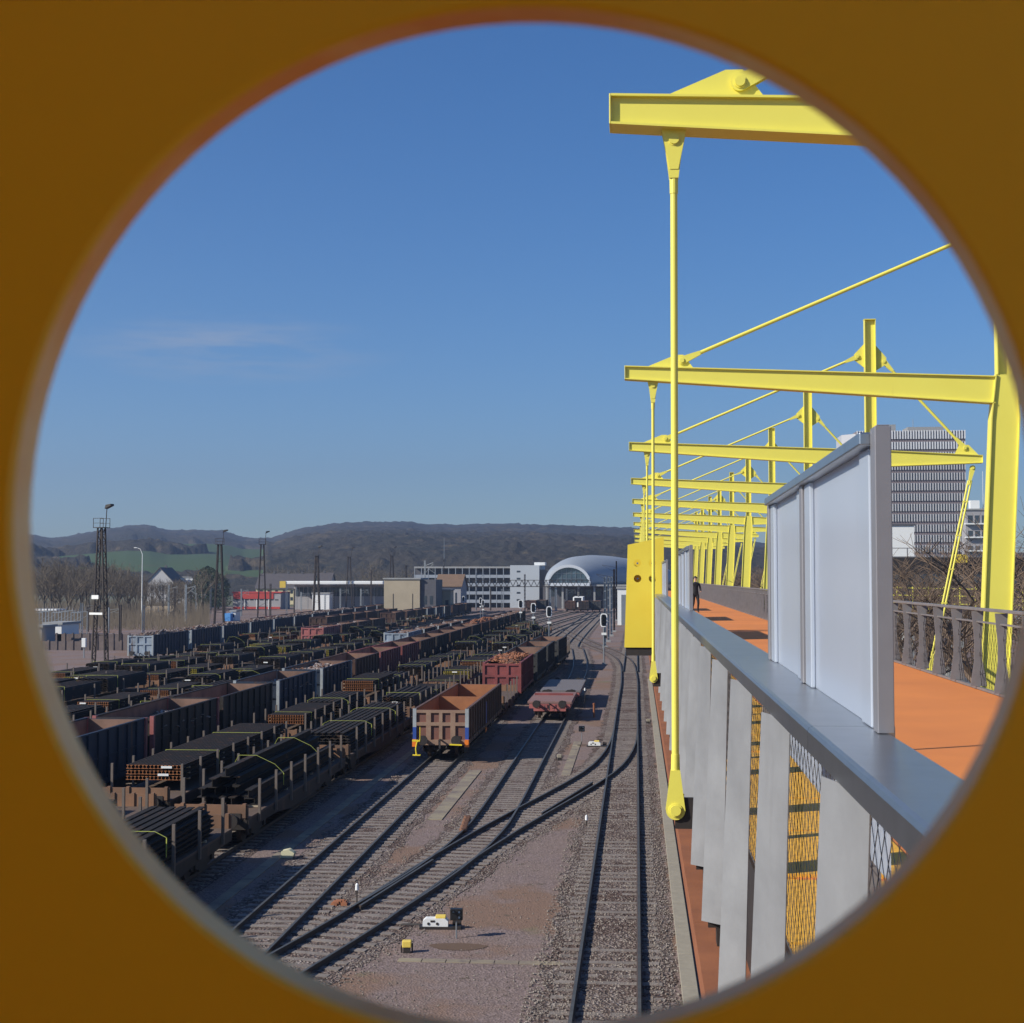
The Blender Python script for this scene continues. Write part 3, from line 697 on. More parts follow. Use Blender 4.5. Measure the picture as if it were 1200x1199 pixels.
    ho = bpy.data.objects.new('hair', hm); C.objects.link(ho); ho.parent = o
    return o
PERSON = skin_person((2.85, 71.2, zc(-1.70)), pi + .3, 'person in black jacket and trousers walking on the orange deck beside the screen')

# ------------------------------------------------------------------ wagons
def bogie(r, yc, detail=True, z=.16, hero=False):
    m = MB()
    for s in (-1, 1):
        m.prism([(yc - 1.35, z + .50), (yc - 1.2, z + .30), (yc - .5, z + .25), (yc - .35, z + .14), (yc + .35, z + .14), (yc + .5, z + .25), (yc + 1.2, z + .30), (yc + 1.35, z + .50), (yc + .5, z + .72), (yc - .5, z + .72)], 'x', s * 1.0 - .05, s * 1.0 + .05)
        for a in (-.9, .9): m.box(s * 1.0 - .12, s * 1.0 + .12, yc + a - .14, yc + a + .14, z + .32, z + .58)
    m.box(-.95, .95, yc - .18, yc + .18, z + .45, z + .80)
    b = m.build('bogie', DARKS, r)
    if detail:
        for a in (-.9, .9):
            m = MB(); m.tube((-.95, yc + a, z + .46), (.95, yc + a, z + .46), .08, n=8)
            for s in (-.75, .75):
                m.tube((s - .065, yc + a, z + .46), (s + .065, yc + a, z + .46), .455, n=20); m.tube((s - .09 if s > 0 else s + .065, yc + a, z + .46), (s - .065 if s > 0 else s + .09, yc + a, z + .46), .485, n=20)
            m.build('wheelset', RAILM, b)
    return b
def buffers(r, y, d, detail=True):
    for s in (-.875, .875):
        m = MB(); m.tube((s, y, 1.22), (s, y + d * .38, 1.22), .10, n=12); m.tube((s, y + d * .38, 1.22), (s, y + d * .60, 1.22), .075, n=12)
        m.tube((s, y + d * .60, 1.22), (s, y + d * .635, 1.22), .26, .25, n=18); m.box(s - .2, s + .2, min(y, y + d * .03), max(y, y + d * .03), 1.04, 1.40)
        m.build('buffer', DARKS, r)
    if detail:
        m = MB(); m.tube((0, y, 1.20), (0, y + d * .30, 1.22), .05, n=8); m.bar((0, y + d * .30, 1.22), (0, y + d * .42, 1.12), .06, .10); m.bar((.0, y + d * .40, 1.14), (.0, y + d * .44, .78), .09, .05)
        m.tube((-.35, y + d * .03, 1.05), (-.30, y + d * .22, .68), .025, n=6); m.tube((.35, y + d * .03, 1.05), (.30, y + d * .22, .68), .025, n=6)
        m.build('coupling', DARKS, r)
def gondola(L, H, paint, detail=True, hero=False, endmat=None, corner=None, cross=False):
    r = thing('open_wagon', '', 'open wagon'); P = GP[paint] if isinstance(paint, str) else paint; W = 1.40; zf = 1.22
    # side walls, ribs outside, rim on top
    for s in (-1, 1):
        m = MB(); m.box(min(s * W, s * (W - .05)), max(s * W, s * (W - .05)), .05, L - .05, zf - .02, H - .07)
        m.box(min(s * (W + .05), s * (W - .09)), max(s * (W + .05), s * (W - .09)), 0, L, H - .07, H)
        n = max(4, round(L / 1.25))
        for i in range(n + 1):
            y = .06 + (L - .12) * i / n
            m.prism([(y - .07, zf - .25), (y + .07, zf - .25), (y + .06, H - .071), (y - .06, H - .071)], 'x', s * (W + .002), s * (W + .085))
        m.box(min(s * (W + .003), s * (W + .06)), max(s * (W + .003), s * (W + .06)), .14, L - .14, zf - .28, zf - .06)
        if H > 3: m.box(min(s * (W + .003), s * (W + .035)), max(s * (W + .003), s * (W + .035)), .14, L - .14, zf + .85, zf + .92)
        m.build('side_wall', [P], r)
    m = MB(); m.box(-W + .06, W - .06, .06, L - .06, zf - .04, zf); 
    if cross: m.box(-W + .051, W - .051, L * .49 - .04, L * .49 + .04, zf + .01, H - .10)
    m.build('floor', INTH if hero else INT, r)
    # inner lining of the walls
    m = MB()
    for s in (-1, 1): m.box(min(s * (W - .052), s * (W - .06)), max(s * (W - .052), s * (W - .06)), .06, L - .06, zf + .002, H - .075)
    m.box(-W + .07, W - .07, .052, .060, zf + .002, H - .08); m.box(-W + .07, W - .07, L - .060, L - .052, zf + .002, H - .08)
    m.build('lining', INTH if hero else INT, r)
    for e, (ya, d) in enumerate(((0, -1), (L, 1))):
        m = MB(); y0, y1 = (0, .05) if e == 0 else (L - .05, L)
        m.box(-W + .051, W - .051, y0, y1, zf - .02, H - .071)
        if hero: m.build('end_panel', mat('hero_panel', (.20, .075, .05), .7, var=(1.5, 1.2, (.13, .06, .045))), r); m = MB()
        f0, f1 = (ya, ya + d * .09); f0, f1 = min(f0, f1), max(f0, f1)
        cols = 4 if hero else 3
        m.box(-W + .10, W - .10, f0, f1, H - .22, H - .0712); m.box(-W + .10, W - .10, f0, f1, zf - .30, zf - .02); m.box(-W + .10, W - .10, f0, f1, (zf + H) / 2 - .09, (zf + H) / 2 + .09)
        for i in range(1, cols):
            x = -W + .1 + (2 * W - .2) * i / cols; ww = .10 if not hero else (.13 if i != 2 else .09)
            for za, zb_ in ((zf - .02, (zf + H) / 2 - .09), ((zf + H) / 2 + .09, H - .22)): m.box(x - ww, x + ww, f0 + .002, f1 - .004, za, zb_)
        m.build('end_frame' if hero else 'end_wall', mat('hero_frame', (.31, .20, .135), .7, var=(2, 1.2, (.22, .13, .09))) if hero else (endmat if (endmat and e == 0) else P), r)
        for s in (-1, 1):
            m = MB(); a, b = sorted((s * (W - .10), s * (W + .088)))
            yy0, yy1 = (-.095, .14) if e == 0 else (L - .14, L + .095)
            if hero and e == 0:
                m.box(a, b, yy0, yy1, 1.86, H - .003); c_ = m.build('corner_post', ENDG, r)
                q = MB(); q.box(a, b, yy0, yy1, 1.22, 1.86); q.build('corner_post', BLUEP, r)
                q = MB(); q.box(a - .01, b + .01, yy0 - .12, yy1, .84, 1.22); q.build('corner_step', ORANGE, r)
            else:
                m.box(a, b, yy0, yy1, zf - .30, H - .003); m.build('corner_post', corner or P, r)
    m = MB()
    for s in (-1, 1): m.box(min(s * 1.05, s * 1.18), max(s * 1.05, s * 1.18), .05, L - .05, zf - .30, zf - .045)
    m.box(-.22, .22, .2, L - .2, zf - .42, zf - .045); m.box(-1.28, 1.28, 0, .14, zf - .32, zf - .045); m.box(-1.28, 1.28, L - .14, L, zf - .32, zf - .045)
    for i in range(1, 5): m.box(-1.1, 1.1, L * i / 5 - .05, L * i / 5 + .05, zf - .26, zf - .046)
    m.build('underframe', DARKS, r)
    bogie(r, 2.1, detail); bogie(r, L - 2.1, detail)
    buffers(r, 0, -1, detail); buffers(r, L, 1, detail)
    if hero:
        m = MB()
        for k_, zz in enumerate((1.86,)): m.box(W + .089, W + .10, L * .47, L * .47 + .45, 1.2, 2.45)
        m.build('side_stripe', BLUEP, r)
        m = MB(); m.box(W + .09, W + .12, L * .45, L * .45 + .6, .72, .98); m.build('side_step', ORANGE, r)
        m = MB(); m.tube((-1.02, -.62, 1.15), (-1.02, -.62, 1.92), .022, n=8); m.tube((-1.02, -.62, 1.25), (-1.18, -.64, 1.12), .03, n=8); m.tube((-1.18, -.64, 1.12), (-1.24, -.66, .78), .035, n=8)
        m.tube((-1.24, -.66, .78), (-1.20, -.68, .48), .035, n=8); m.bar((-1.40, -.68, .46), (-.98, -.68, .46), .20, .05); m.box(-1.43, -1.02, -.66, -.5, 1.16, 1.24)
        m.build('shunter_handrail', YELH, r)
        m = MB(); m.bar((.55, -.64, 1.02), (1.2, -.64, 1.0), .05, .07); m.build('buffer_step', YELH, r)
    return r
def flatwagon(L, detail=True, endcol=None, stakes=True):
    r = thing('flat_wagon', '', 'flat wagon'); W = 1.36; zd = 1.24
    m = MB(); m.box(-W, W, .03, L - .03, zd - .08, zd); m.build('deck', mat('wagon_planks', (.13, .085, .06), .85, var=(3, 1, (.08, .055, .045))), r)
    m = MB()
    for s in (-1, 1): m.prism([(.02, zd - .082), (L - .02, zd - .082), (L - .02, zd - .40), (L - 4, zd - .42), (L * .62, zd - .66), (L * .38, zd - .66), (4, zd - .42), (.02, zd - .40)], 'x', s * (W - .12), s * (W - .001))
    m.box(-.25, .25, .2, L - .2, zd - .5, zd - .09); m.box(-1.3, 1.3, 0, .12, zd - .42, zd - .09); m.box(-1.3, 1.3, L - .12, L, zd - .42, zd - .09)
    m.build('underframe', GP['dark'], r)
    for y0, y1 in ((-.0, .06), (L - .06, L)):
        m = MB(); m.box(-W + .02, W - .02, y0, y1, zd + .001, zd + .46)
        for i in range(4): m.box(-W + .25 + i * .75, -W + .37 + i * .75, y0 - .05, y1 + .05, zd + .002, zd + .50)
        m.build('end_board', endcol or mat('end_board_rust', (.27, .135, .07), .8, var=(.5, 1.2, (.10, .06, .04))), r)
    if stakes:
        n = int(L / (2.45 if detail else 4.6))
        for i in range(n):
            for s in (-1, 1):
                m = MB(); y = 1.3 + i * (L - 2.6) / (n - 1); m.box(-.045, .045, -.05, .05, zd - .30, zd + 1.22); m.build('stake', STAKE, r, loc=(s * (W + .05), y, 0))
    bogie(r, 2.3, detail); bogie(r, L - 2.3, detail)
    buffers(r, 0, -1, detail); buffers(r, L, 1, detail)
    return r
IPROF = lambda w_, h_, t_: [(-w_ / 2, 0), (w_ / 2, 0), (w_ / 2, t_), (t_ / 2, t_ * 1.3), (t_ / 2, h_ - t_ * 1.3), (w_ / 2 * .8, h_ - t_), (w_ / 2 * .8, h_), (-w_ / 2 * .8, h_), (-w_ / 2 * .8, h_ - t_), (-t_ / 2, h_ - t_ * 1.3), (-t_ / 2, t_ * 1.3), (-w_ / 2, t_)]
LOADS = {}
def load(kind, L, seed=0):
    """bundle of rolled steel bars: returns a thing with bars, dunnage and straps, lying on z = 0"""
    key = (kind, L, seed)
    if key in LOADS: return copy_tree(LOADS[key])
    rnd = random.Random(hash(kind) % 1000 + seed * 17 + 3) if False else random.Random(len(kind) * 31 + seed * 17 + int(L * 10))
    r = thing('steel_bundle', '', 'steel bars')
    m = MB(); z = .08
    mats = [STEEL, RUSTE]; layers = []
    if kind in ('rails', 'yellow', 'rails2'):
        h_ = .15; nx = 15 if kind != 'rails2' else 9; wd = .155
        for lay in range(3 if kind != 'rails2' else 2):
            x0 = -(nx - 1) * wd / 2
            if lay and kind == 'rails' and seed % 2: x0 += .0
            for i in range(nx):
                m.prism([(x0 + i * wd + p, z + q) for p, q in IPROF(.135, h_, .022)], 'y', rnd.uniform(0, .04), L - rnd.uniform(0, .06), 0, 1)
            layers.append(z); z += h_ + (.07 if lay < 2 else 0)
        hw = nx * wd / 2
        if kind == 'yellow': mats = [STEEL, YELE]
    elif kind == 'beams':
        h_ = .34; wd = .36; nx = 6; z = .08
        for lay in range(4):
            for i in range(nx):
                if (lay >= 2 and (i in (0, 5) or rnd.random() < .3)) or (lay == 3 and i > 2) or (lay == 1 and i == 4): continue
                x = -(nx - 1) * wd / 2 + i * wd + rnd.uniform(-.01, .01)
                m.prism([(x + p, z + q) for p, q in IPROF(.33, h_, .03)], 'y', rnd.uniform(0, 1.0), L - rnd.uniform(0, .5), 0, 1)
            z += h_
        hw = nx * wd / 2; mats = [STEEL2, STEEL2]
    elif kind == 'piles':
        h_ = .2; wd = .52; nx = 5
        for lay in range(6):
            for i in range(nx):
                x = -(nx - 1) * wd / 2 + i * wd; zz = z
                m.prism([(x - .26, zz), (x - .13, zz + h_ * .75), (x + .13, zz + h_ * .75), (x + .26, zz), (x + .22, zz), (x + .10, zz + h_ * .62), (x - .10, zz + h_ * .62), (x - .22, zz)], 'y', rnd.uniform(0, .08), L - rnd.uniform(0, .2), 0, 1)
            z += h_ * .62 if lay % 2 == 0 else h_ * .8
        hw = nx * wd / 2; z += .06; mats = [STEEL, STEEL]
    elif kind == 'round':
        h_ = .11
        for lay in range(6):
            hw_ = 1.25 if lay < 3 else 1.25 * sqrt(max(.05, 1 - ((lay - 2) / 4.6) ** 2)); k = int(2 * hw_ / .30)
            for i in range(k): 
                x = -hw_ + .15 + i * 2 * (hw_ - .15) / max(1, k - 1)
                m.prism([(x + p, z + q) for p, q in IPROF(.27, .15, .03)], 'y', rnd.uniform(0, .2), L - rnd.uniform(0, .3), 0, 1)
            z += .15
        hw = 1.27; mats = [STEEL2, STEEL]
    m.build('bars', mats, r, fix=False)
    d = MB()
    for f_ in (.06, .35, .65, .94): d.box(-hw, hw, L * f_ - .05, L * f_ + .05, 0, .079)
    if kind in ('rails', 'yellow'):
        for lz in layers[1:]:
            for f_ in (.06, .35, .65, .94): d.box(-hw, hw, L * f_ - .04, L * f_ + .04, lz - .068, lz - .002)
    d.build('dunnage', mat('dunnage', (.42, .34, .24), .85), r)
    for f_ in ((.3, .72) if L > 12 else (.22,)):
        s = MB(); y = L * f_; w1 = hw + .02; zt = z + .006 + (.05 if kind in ('round',) else 0)
        pr = [(-w1, .3), (-w1, zt - .16), (-w1 + .35, zt + .012), (w1 - .35, zt + .012), (w1, zt - .16), (w1, .3)] if kind in ('round', 'beams') else [(-w1, .1), (-w1, zt + .01), (w1, zt + .01), (w1, .1)]
        if kind == 'beams': pr = [(-w1, .3), (-w1, .77), (-.72, 1.452), (-.0, 1.452), (.75, 1.11), (w1, .77), (w1, .3)]
        for a, b in zip(pr[:-1], pr[1:]): s.bar((a[0], y, a[1]), (b[0], y + (.0), b[1]), .03, .012)
        s.build('strap', STRAP, r, fix=False)
    if seed % 2 == 0:
        for i in range(2): q = MB(); x = rnd.uniform(-.8, .8); q.box(x - .22, x + .22, -.03, -.012, .25 + .3 * i, .34 + .3 * i); q.build('tag_plate', WHITE, r)
    LOADS[key] = r; return r
def scrap(L, W=1.3, h=.5, kind='light', n=900, seed=1):
    r = random.Random(seed); m = MB(); nx, ny = 6, int(L * 1.6)
    hg = lambda x, y: h * (.55 + .6 * noise.noise(Vector((x * .8, y * .45, seed * 7.3)))) * (1 - .45 * (abs(x) / W) ** 3)
    o = len(m.v)
    for j in range(ny + 1):
        for i in range(nx + 1):
            x = -W + 2 * W * i / nx; y = L * j / ny; m.v.append((x, y, hg(x, y)))
    for j in range(ny):
        for i in range(nx): a = o + j * (nx + 1) + i; m.f.append((a, a + 1, a + nx + 2, a + nx + 1)); m.m.append(0)
    for i in range(n):
        x = r.uniform(-W * .95, W * .95); y = r.uniform(.1, L - .1); z = hg(x, y) + r.uniform(-.02, .10)
        a = r.uniform(0, pi); e = r.uniform(-.5, .5); l = r.uniform(.08, .42) if kind == 'light' else r.uniform(.06, .2); w_ = r.uniform(.04, .2)
        d = Vector((cos(a) * cos(e), sin(a) * cos(e), sin(e)))
        m.bar(Vector((x, y, z)) - d * l, Vector((x, y, z)) + d * l, w_, r.uniform(.01, .06), r.choice((0, 1, 1)) if kind == 'light' else r.choice((0, 1, 1, 1)))
    t_ = thing('scrap_heap', '', 'scrap metal')
    m.build('scrap', [SCRAPM, SCRAPL if kind == 'light' else SCRAPO], t_, fix=False)
    return t_

PROTO = {}
def wagon(kind, key, maker, first_ok=True):
    if (kind, key) not in PROTO: PROTO[(kind, key)] = maker(); return PROTO[(kind, key)]
    return copy_tree(PROTO[(kind, key)])
ROWN = {'A': 'nearest stake-wagon row', 'B': 'second stake-wagon row', 'C': 'long open-wagon row', 'D': 'fourth row from the rails',
        'E': 'fifth row from the rails', 'F': 'sixth row from the rails', 'H': 'seventh row from the rails', 'J': 'eighth row from the rails', 'K': 'ninth row from the rails',
        'G': 'far blue row', 'T': 'foremost wagon row'}
CNT = {}
COLN = {'blue': 'dark blue', 'dark': 'blackish', 'brown': 'rusty brown', 'red': 'red', 'paleblue': 'pale blue', 'grey': 'grey', 'pink': 'faded red', 'hero': 'rust-brown'}
def nth(row, what):
    CNT[(row, what)] = CNT.get((row, what), 0) + 1; return ORD[min(CNT[(row, what)], 20) - 1]
def put_gondola(row, x, y, L, H, paint, det, x2=None, hd=0, load_=None, endm=None, corner=None, label=None, sh=.5, hero=False, cross=False):
    o = wagon('g', (L, H, paint, det, corner, hero), lambda: gondola(L, H, paint, det, hero, endm, corner, cross))
    place(o, (x, y, 0), label or f'{COLN[paint]} open wagon, {nth(row, paint)} such from the near end, {ROWN[row]}'[:110], hd, 'open wagons parked in the yard')
    if load_:
        key = ('s', load_, L, H)
        s = wagon('s', (load_, L, H), lambda: scrap(L - .2, 1.30, sh + .55, load_, int(L * 55), len(PROTO)))
        h0 = H - .62 if sh > .3 else H - 1.0
        place(s, (x - .1 * sin(hd), y + .1 * cos(hd), h0), f'scrap heap in {COLN[paint]} open wagon, {nth(row, "scrap")} heap of the {ROWN[row]}', hd, 'scrap heaps in wagons')
    return o
def put_flat(row, x, y, L, det, loads, label=None, hd=0):
    o = wagon('f', (L, det), lambda: flatwagon(L, det))
    place(o, (x, y, 0), label or f'flat wagon carrying steel, {nth(row, "flat")} from the near end, {ROWN[row]}', hd, 'flat wagons parked in the yard')
    N_ = {'rails': 'rust-ended rails', 'yellow': 'yellow-ended rails', 'beams': 'dark H-beams', 'piles': 'sheet piles', 'round': 'dark steel bars, rounded pile', 'rails2': 'narrow bundle of rails'}
    for (kind, dy, LL, zz, dx, sd_) in loads:
        b = load(kind, LL, sd_); jr = random.Random(int(x * 7 + y * 3 + dy)); jit = y > 75 and kind != 'beams'; b.scale = (jr.uniform(.80, 1.0), jr.uniform(.86, 1.03), jr.uniform(.55, 1.2)) if jit else (1, 1, 1)
        place(b, (x + dx, y + dy, 1.242 + zz), f'{N_[kind]}, {nth(row, kind)} such load in the {ROWN[row]}', hd, 'steel bundles on flat wagons')
    return o
# hero row T on the bare track
put_gondola('T', -10.35, 76.6, 18.6, 2.83, 'hero', True, hero=True, cross=True, label='low rust-brown empty wagon with blue and orange corners and yellow handle, standing foremost')
put_flat('T', -10.3, 98.6, 10.6, True, [], label='short flat wagon between the rust-brown empty wagon and the red wagon')
put_gondola('T', -10.3, 111.0, 13.1, 3.26, 'red', True, load_='orange', label='red open wagon heaped with orange rusty scrap, facing the viewer', sh=.55)
put_gondola('T', -10.05, 125.5, 12.2, 3.26, 'grey', True); put_gondola('T', -9.95, 139.0, 11.0, 3.26, 'grey', True); put_gondola('T', -9.6, 151.4, 11.0, 3.26, 'grey', False, hd=-.03)
put_flat('T', -9.25, 164.2, 7.6, True, [], label='short rusty flat wagon behind the last grey open wagon')
# low flat wagons on the next track
def lowflat(L, top):
    r = thing('low_flat_wagon', '', 'flat wagon'); m = MB(); m.box(-1.5, 1.5, 0, L, 1.20, 1.36); m.build('deck', top, r, bev=.01)
    m = MB(); m.box(-1.4, 1.4, .02, L - .02, .88, 1.198); m.box(-1.1, 1.1, 0, .1, .70, 1.19)
    for i in range(4): m.box(-1.0 + i * .56, -.72 + i * .56, -.05, -.001, .93, 1.15)
    m.build('underframe', GP['pink'], r); bogie(r, 1.7); bogie(r, L - 1.7)
    buffers(r, 0, -1); buffers(r, L, 1)
    return r
PINKD = mat('pink_deck', (.25, .125, .11), .8, var=(1.3, 1.2, (.17, .11, .10)))
a_ = lowflat(8.2, PINKD); place(a_, (-5.92, 98.9, 0), 'low flat wagon with faded pink-red deck, foremost on its track', 0, 'low flat wagons')
m = MB(); m.box(-1.38, 1.38, 0, .12, 0, .14); m.build('cross_bar', GP['red'], a_, loc=(0, 5.2, 1.361))
b_ = lowflat(11.5, mat('grey_deck', (.15, .135, .135), .7, var=(1.3, 1.2, (.16, .14, .14)))); place(b_, (-5.70, 108.8, 0), 'low flat wagon with grey deck behind the pink-red one', 0, 'low flat wagons')
# row A
kinds = ['round', 'beams', 'round', 'piles', 'rails', 'yellow', 'piles']
put_flat('A', -15.1, 28.2, 20.6, True, [('round', .6, 18.4, 0, 0, 2)])
put_flat('A', -15.1, 50.9, 17.2, True, [('beams', 1.6, 15.2, 0, 0, 1)])
put_flat('A', -15.1, 69.3, 19.6, True, [('round', .6, 17.8, 0, 0, 3)])
put_flat('A', -15.1, 90.3, 19.6, True, [('piles', .5, 9.0, 0, .1, 0), ('yellow', 10.2, 8.6, 0, 0, 1)])
put_flat('A', -15.1, 111.3, 19.6, True, [('rails', .5, 8.8, 0, 0, 1), ('yellow', 10, 9.0, 0, 0, 2)])
put_flat('A', -15.1, 132.3, 19.6, False, [('rails', .5, 8.8, .0, 0, 1), ('piles', 10, 9.0, 0, 0, 0)])
for i in range(4): put_flat('A', -15.1, 153.3 + i * 21, 19.6, False, [(random.choice(['piles', 'rails', 'beams']), .5, 8.8, 0, 0, 1), (random.choice(['piles', 'yellow', 'round']), 10, 9.0, 0, 0, 2)])
# row B
put_flat('B', -19.2, 33.6, 19.6, True, [('rails2', .8, 17.5, 0, -.4, 1)])
put_flat('B', -19.2, 54.7, 19.6, True, [('rails', 2.1, 16.8, .38, 0, 2)])
put_flat('B', -19.2, 76.0, 19.6, True, [('rails', 2.6, 8.0, .45, .0, 1), ('round', 11.2, 8.2, 0, .1, 1)])
put_flat('B', -19.2, 97.0, 19.6, True, [('rails', 2.2, 8.6, .62, 0, 1), ('piles', 11.2, 8.0, .3, .1, 1)])
put_flat('B', -19.2, 118.6, 19.6, False, [('piles', 2.5, 8.6, .3, .1, 1), ('rails', 11.4, 8.0, .5, 0, 2)])
for i in range(6): put_flat('B', -19.2, 139.6 + i * 21, 19.6, False, [(random.choice(['piles', 'rails', 'round']), .5, 8.8, .2, 0, 1), (random.choice(['piles', 'yellow', 'beams']), 10, 9.0, .1, 0, 2)])
# row C: long line of open wagons
cy = [54.2, 66.9, 78.2, 90.4, 102.8, 114.5, 125.6, 137.0, 148.4, 160, 171.6, 183.2, 194.8, 206.4, 218, 229.6, 241.2, 252.8, 264.4, 276]
cc = ['blue', 'dark', 'dark', 'blue', 'blue', 'brown', 'red', 'red', 'brown', 'dark', 'brown', 'brown', 'dark', 'brown', 'brown', 'dark', 'dark', 'brown', 'dark', 'dark']
cl = [None, 'light', None, 'light', 'grey', None, None, None, None, None, None, None, None, 'orange', 'orange', 'light', 'light', 'light', 'light', 'light']
for i, y in enumerate(cy):
    x = -24.15 + min(.6, (y - 60) * .006) + (max(0, y - 200) / 90) * .2
    put_gondola('C', x, y, 10.6 if i else 11.9, 3.26, cc[i], y < 130, load_=cl[i] if cl[i] != 'grey' else 'light', corner=ENDG if i in (3, 4) else (GP['pink'] if i in (0, 1, 6) else None), sh=.5 if (cl[i] == 'grey' or y > 200) else -.1)
# row D
ld = lambda a, b, s=.15: [(a, .5, 8.8, s, 0, 1), (b, 10.2, 8.8, s, 0, 2)]
for i, (a, b) in enumerate([('round', 'rails'), ('piles', 'piles'), ('beams', 'rails'), ('piles', 'yellow'), ('rails', 'piles')]): put_flat('D', -28.5, 62 + i * 21, 19.6, i < 2, ld(a, b))
for i in range(5): put_gondola('D', -28.4 + i * .2, 170.4 + i * 11.8, 10.6, 3.26, 'paleblue' if i == 0 else 'dark', False, load_='light', corner=ENDG, sh=.6)
for i, (a, b) in enumerate([('round', 'rails'), ('rails', 'round'), ('yellow', 'piles'), ('piles', 'yellow'), ('piles', 'round'), ('beams', 'piles'), ('rails', 'piles')]): put_flat('E', -33.0, 76 + i * 21, 19.6, False, ld(a, b, .3))
for i, (a, b) in enumerate([('piles', 'piles'), ('rails', 'yellow'), ('piles', 'round'), ('yellow', 'piles'), ('round', 'rails'), ('beams', 'piles')]): put_flat('F', -38.6, 90.5 + i * 21, 19.6, False, ld(a, b, .3))
for i, (a, b) in enumerate([('round', 'yellow'), ('piles', 'rails'), ('round', 'piles'), ('yellow', 'round')]): put_flat('H', -42.7, 98 + i * 21, 19.6, False, ld(a, b, .2))
for i in range(4): put_gondola('H', -42.2, 187 + i * 12, 10.6, 3.26, ['pink', 'brown', 'brown', 'dark'][i], False, load_='light' if i < 3 else None, sh=.6)
for i in range(3): put_flat('H', -41.8, 236 + i * 21, 19.6, False, ld('piles', 'rails', .2))
for i, (a, b) in enumerate([('rails', 'piles'), ('round', 'rails'), ('piles', 'beams'), ('piles', 'rails'), ('round', 'rails'), ('rails', 'piles'), ('piles', 'piles')]): put_flat('J', -47.2, 114 + i * 21, 19.6, False, ld(a, b, .1))
for i in range(9): put_gondola('J', -46.2 + i * .25, 268 + i * 12, 10.6, 3.26, ['brown', 'brown', 'dark', 'blue', 'blue', 'dark', 'brown', 'brown', 'dark'][i], False, corner=ENDG if i in (3, 4, 5) else None)
for i, (a, b) in enumerate([('rails', 'rails'), ('piles', 'rails')]): put_flat('K', -52.4, 192 + i * 21, 19.6, False, ld(a, b, .1))
for i in range(6): put_gondola('K', -52.3, 236 + i * 12, 10.6, 3.26, ['brown', 'dark', 'brown', 'brown', 'dark', 'brown'][i], False)
# row G far blue wagons
for i in range(15):
    y = 160.5 + i * 15.9
    put_gondola('G', gx(y) + .15, y, 14.6, 3.26, 'blue', i < 2, hd=.0335, load_='light' if i < 9 else None, endm=GP['paleblue'] if i == 0 else None, corner=ENDG, sh=.35)
# a short rusty row beyond the blue wagons
for i in range(6): put_gondola('G', -66.0 - i * .45, 250 + i * 12, 10.6, 2.66, ['brown', 'red', 'brown', 'dark', 'blue', 'brown'][i], False, label=['rusty', 'dull red', 'second rusty', 'blackish', 'bluish', 'third rusty'][i] + ' low open wagon behind the far blue row, beside the lattice masts', hd=.0335)
# wagons before the station
for i, (px, c, Y) in enumerate([(668, 'brown', 405), (684, 'dark', 405), (698, 'grey', 408), (622, 'brown', 415), (634, 'grey', 420)]):
    p = at(px, 700, Y); put_gondola('C', p.x, Y, 10.6, 3.26, c, False, label=['rust-red', 'dark', 'pale grey', 'brown', 'weathered grey'][i] + ' open wagon standing before the domed station, ' + ['left of the dark one', 'under the train front', 'right of the dark one', 'by the gantry leg', 'beside the gantry leg'][i])

# ------------------------------------------------------------------ masts, signals, gantry
def lattice(h, th=.15):
    r = thing('lattice_tower', '', 'floodlight mast'); m = MB(); w0, w1 = .95, .30
    def P(s, a, b): ww = w0 + (w1 - w0) * s; return Vector((a * ww, b * .28, h * s))
    for a in (-1, 1):
        for b in (-1, 1): m.bar(P(0, a, b), P(1, a, b), th, th)
    n = int(h / .75)
    for i in range(n):
        s0, s1 = i / n, (i + 1) / n; ww = .30
        for a in (-1, 1):     # each leg is a narrow lattice girder
            q0 = P(s0, a, -1 if i % 2 else 1); q1 = P(s1, a, 1 if i % 2 else -1); m.bar(q0, q1, th * .42, th * .42)
            m.bar(P(s0, a, -1), P(s0, a, 1), .05, .05)
        if i % 4 == 0 and s0 > .02: m.bar(P(s0, -1, 1), P(s0, 1, 1), .07, .07); m.bar(P(s0, -1, -1), P(s1, 1, -1), .05, .05)
    m.build('frame', LATT, r, fix=False)
    m = MB(); m.box(-.75, .75, -.6, .6, h, h + .07)
    for a in (-.72, .72):
        for b in (-.57, .57): m.bar((a, b, h), (a, b, h + 1.1), .05, .05)
    for b in (-.57, .57): m.bar((-.72, b, h + 1.1), (.72, b, h + 1.1), .05, .05); m.bar((-.72, b, h + .55), (.72, b, h + .55), .04, .04)
    m.build('platform', LATT, r, fix=False)
    m = MB(); m.tube((.6, 0, h), (.75, 0, h + 2.3), .05, n=8); m.build('lamp_pole', LATT, r)
    m = MB(); m.prism([(.65, h + 2.2), (1.55, h + 2.55), (1.5, h + 2.75), (.8, h + 2.65)], 'y', -.3, .3); m.build('lamp', DARKS, r)
    return r
lt = lattice(15.5); lt2 = lattice(15.5, .23); LO = [(118, 163, 15.4, 'nearest and tallest lattice floodlight mast, standing in front of the bare wood at left'), (257, 268, 16, 'second lattice floodlight mast from the left, before the dark evergreens'),
    (307, 312, 17, 'third lattice floodlight mast from the left, before the cream gabled house'), (371, 380, 15.5, 'fourth lattice floodlight mast from the left, before the white platform roof'),
    (409, 430, 16, 'fifth lattice floodlight mast from the left'), (459, 445, 16.5, 'lattice floodlight mast standing before the beige signal box')]
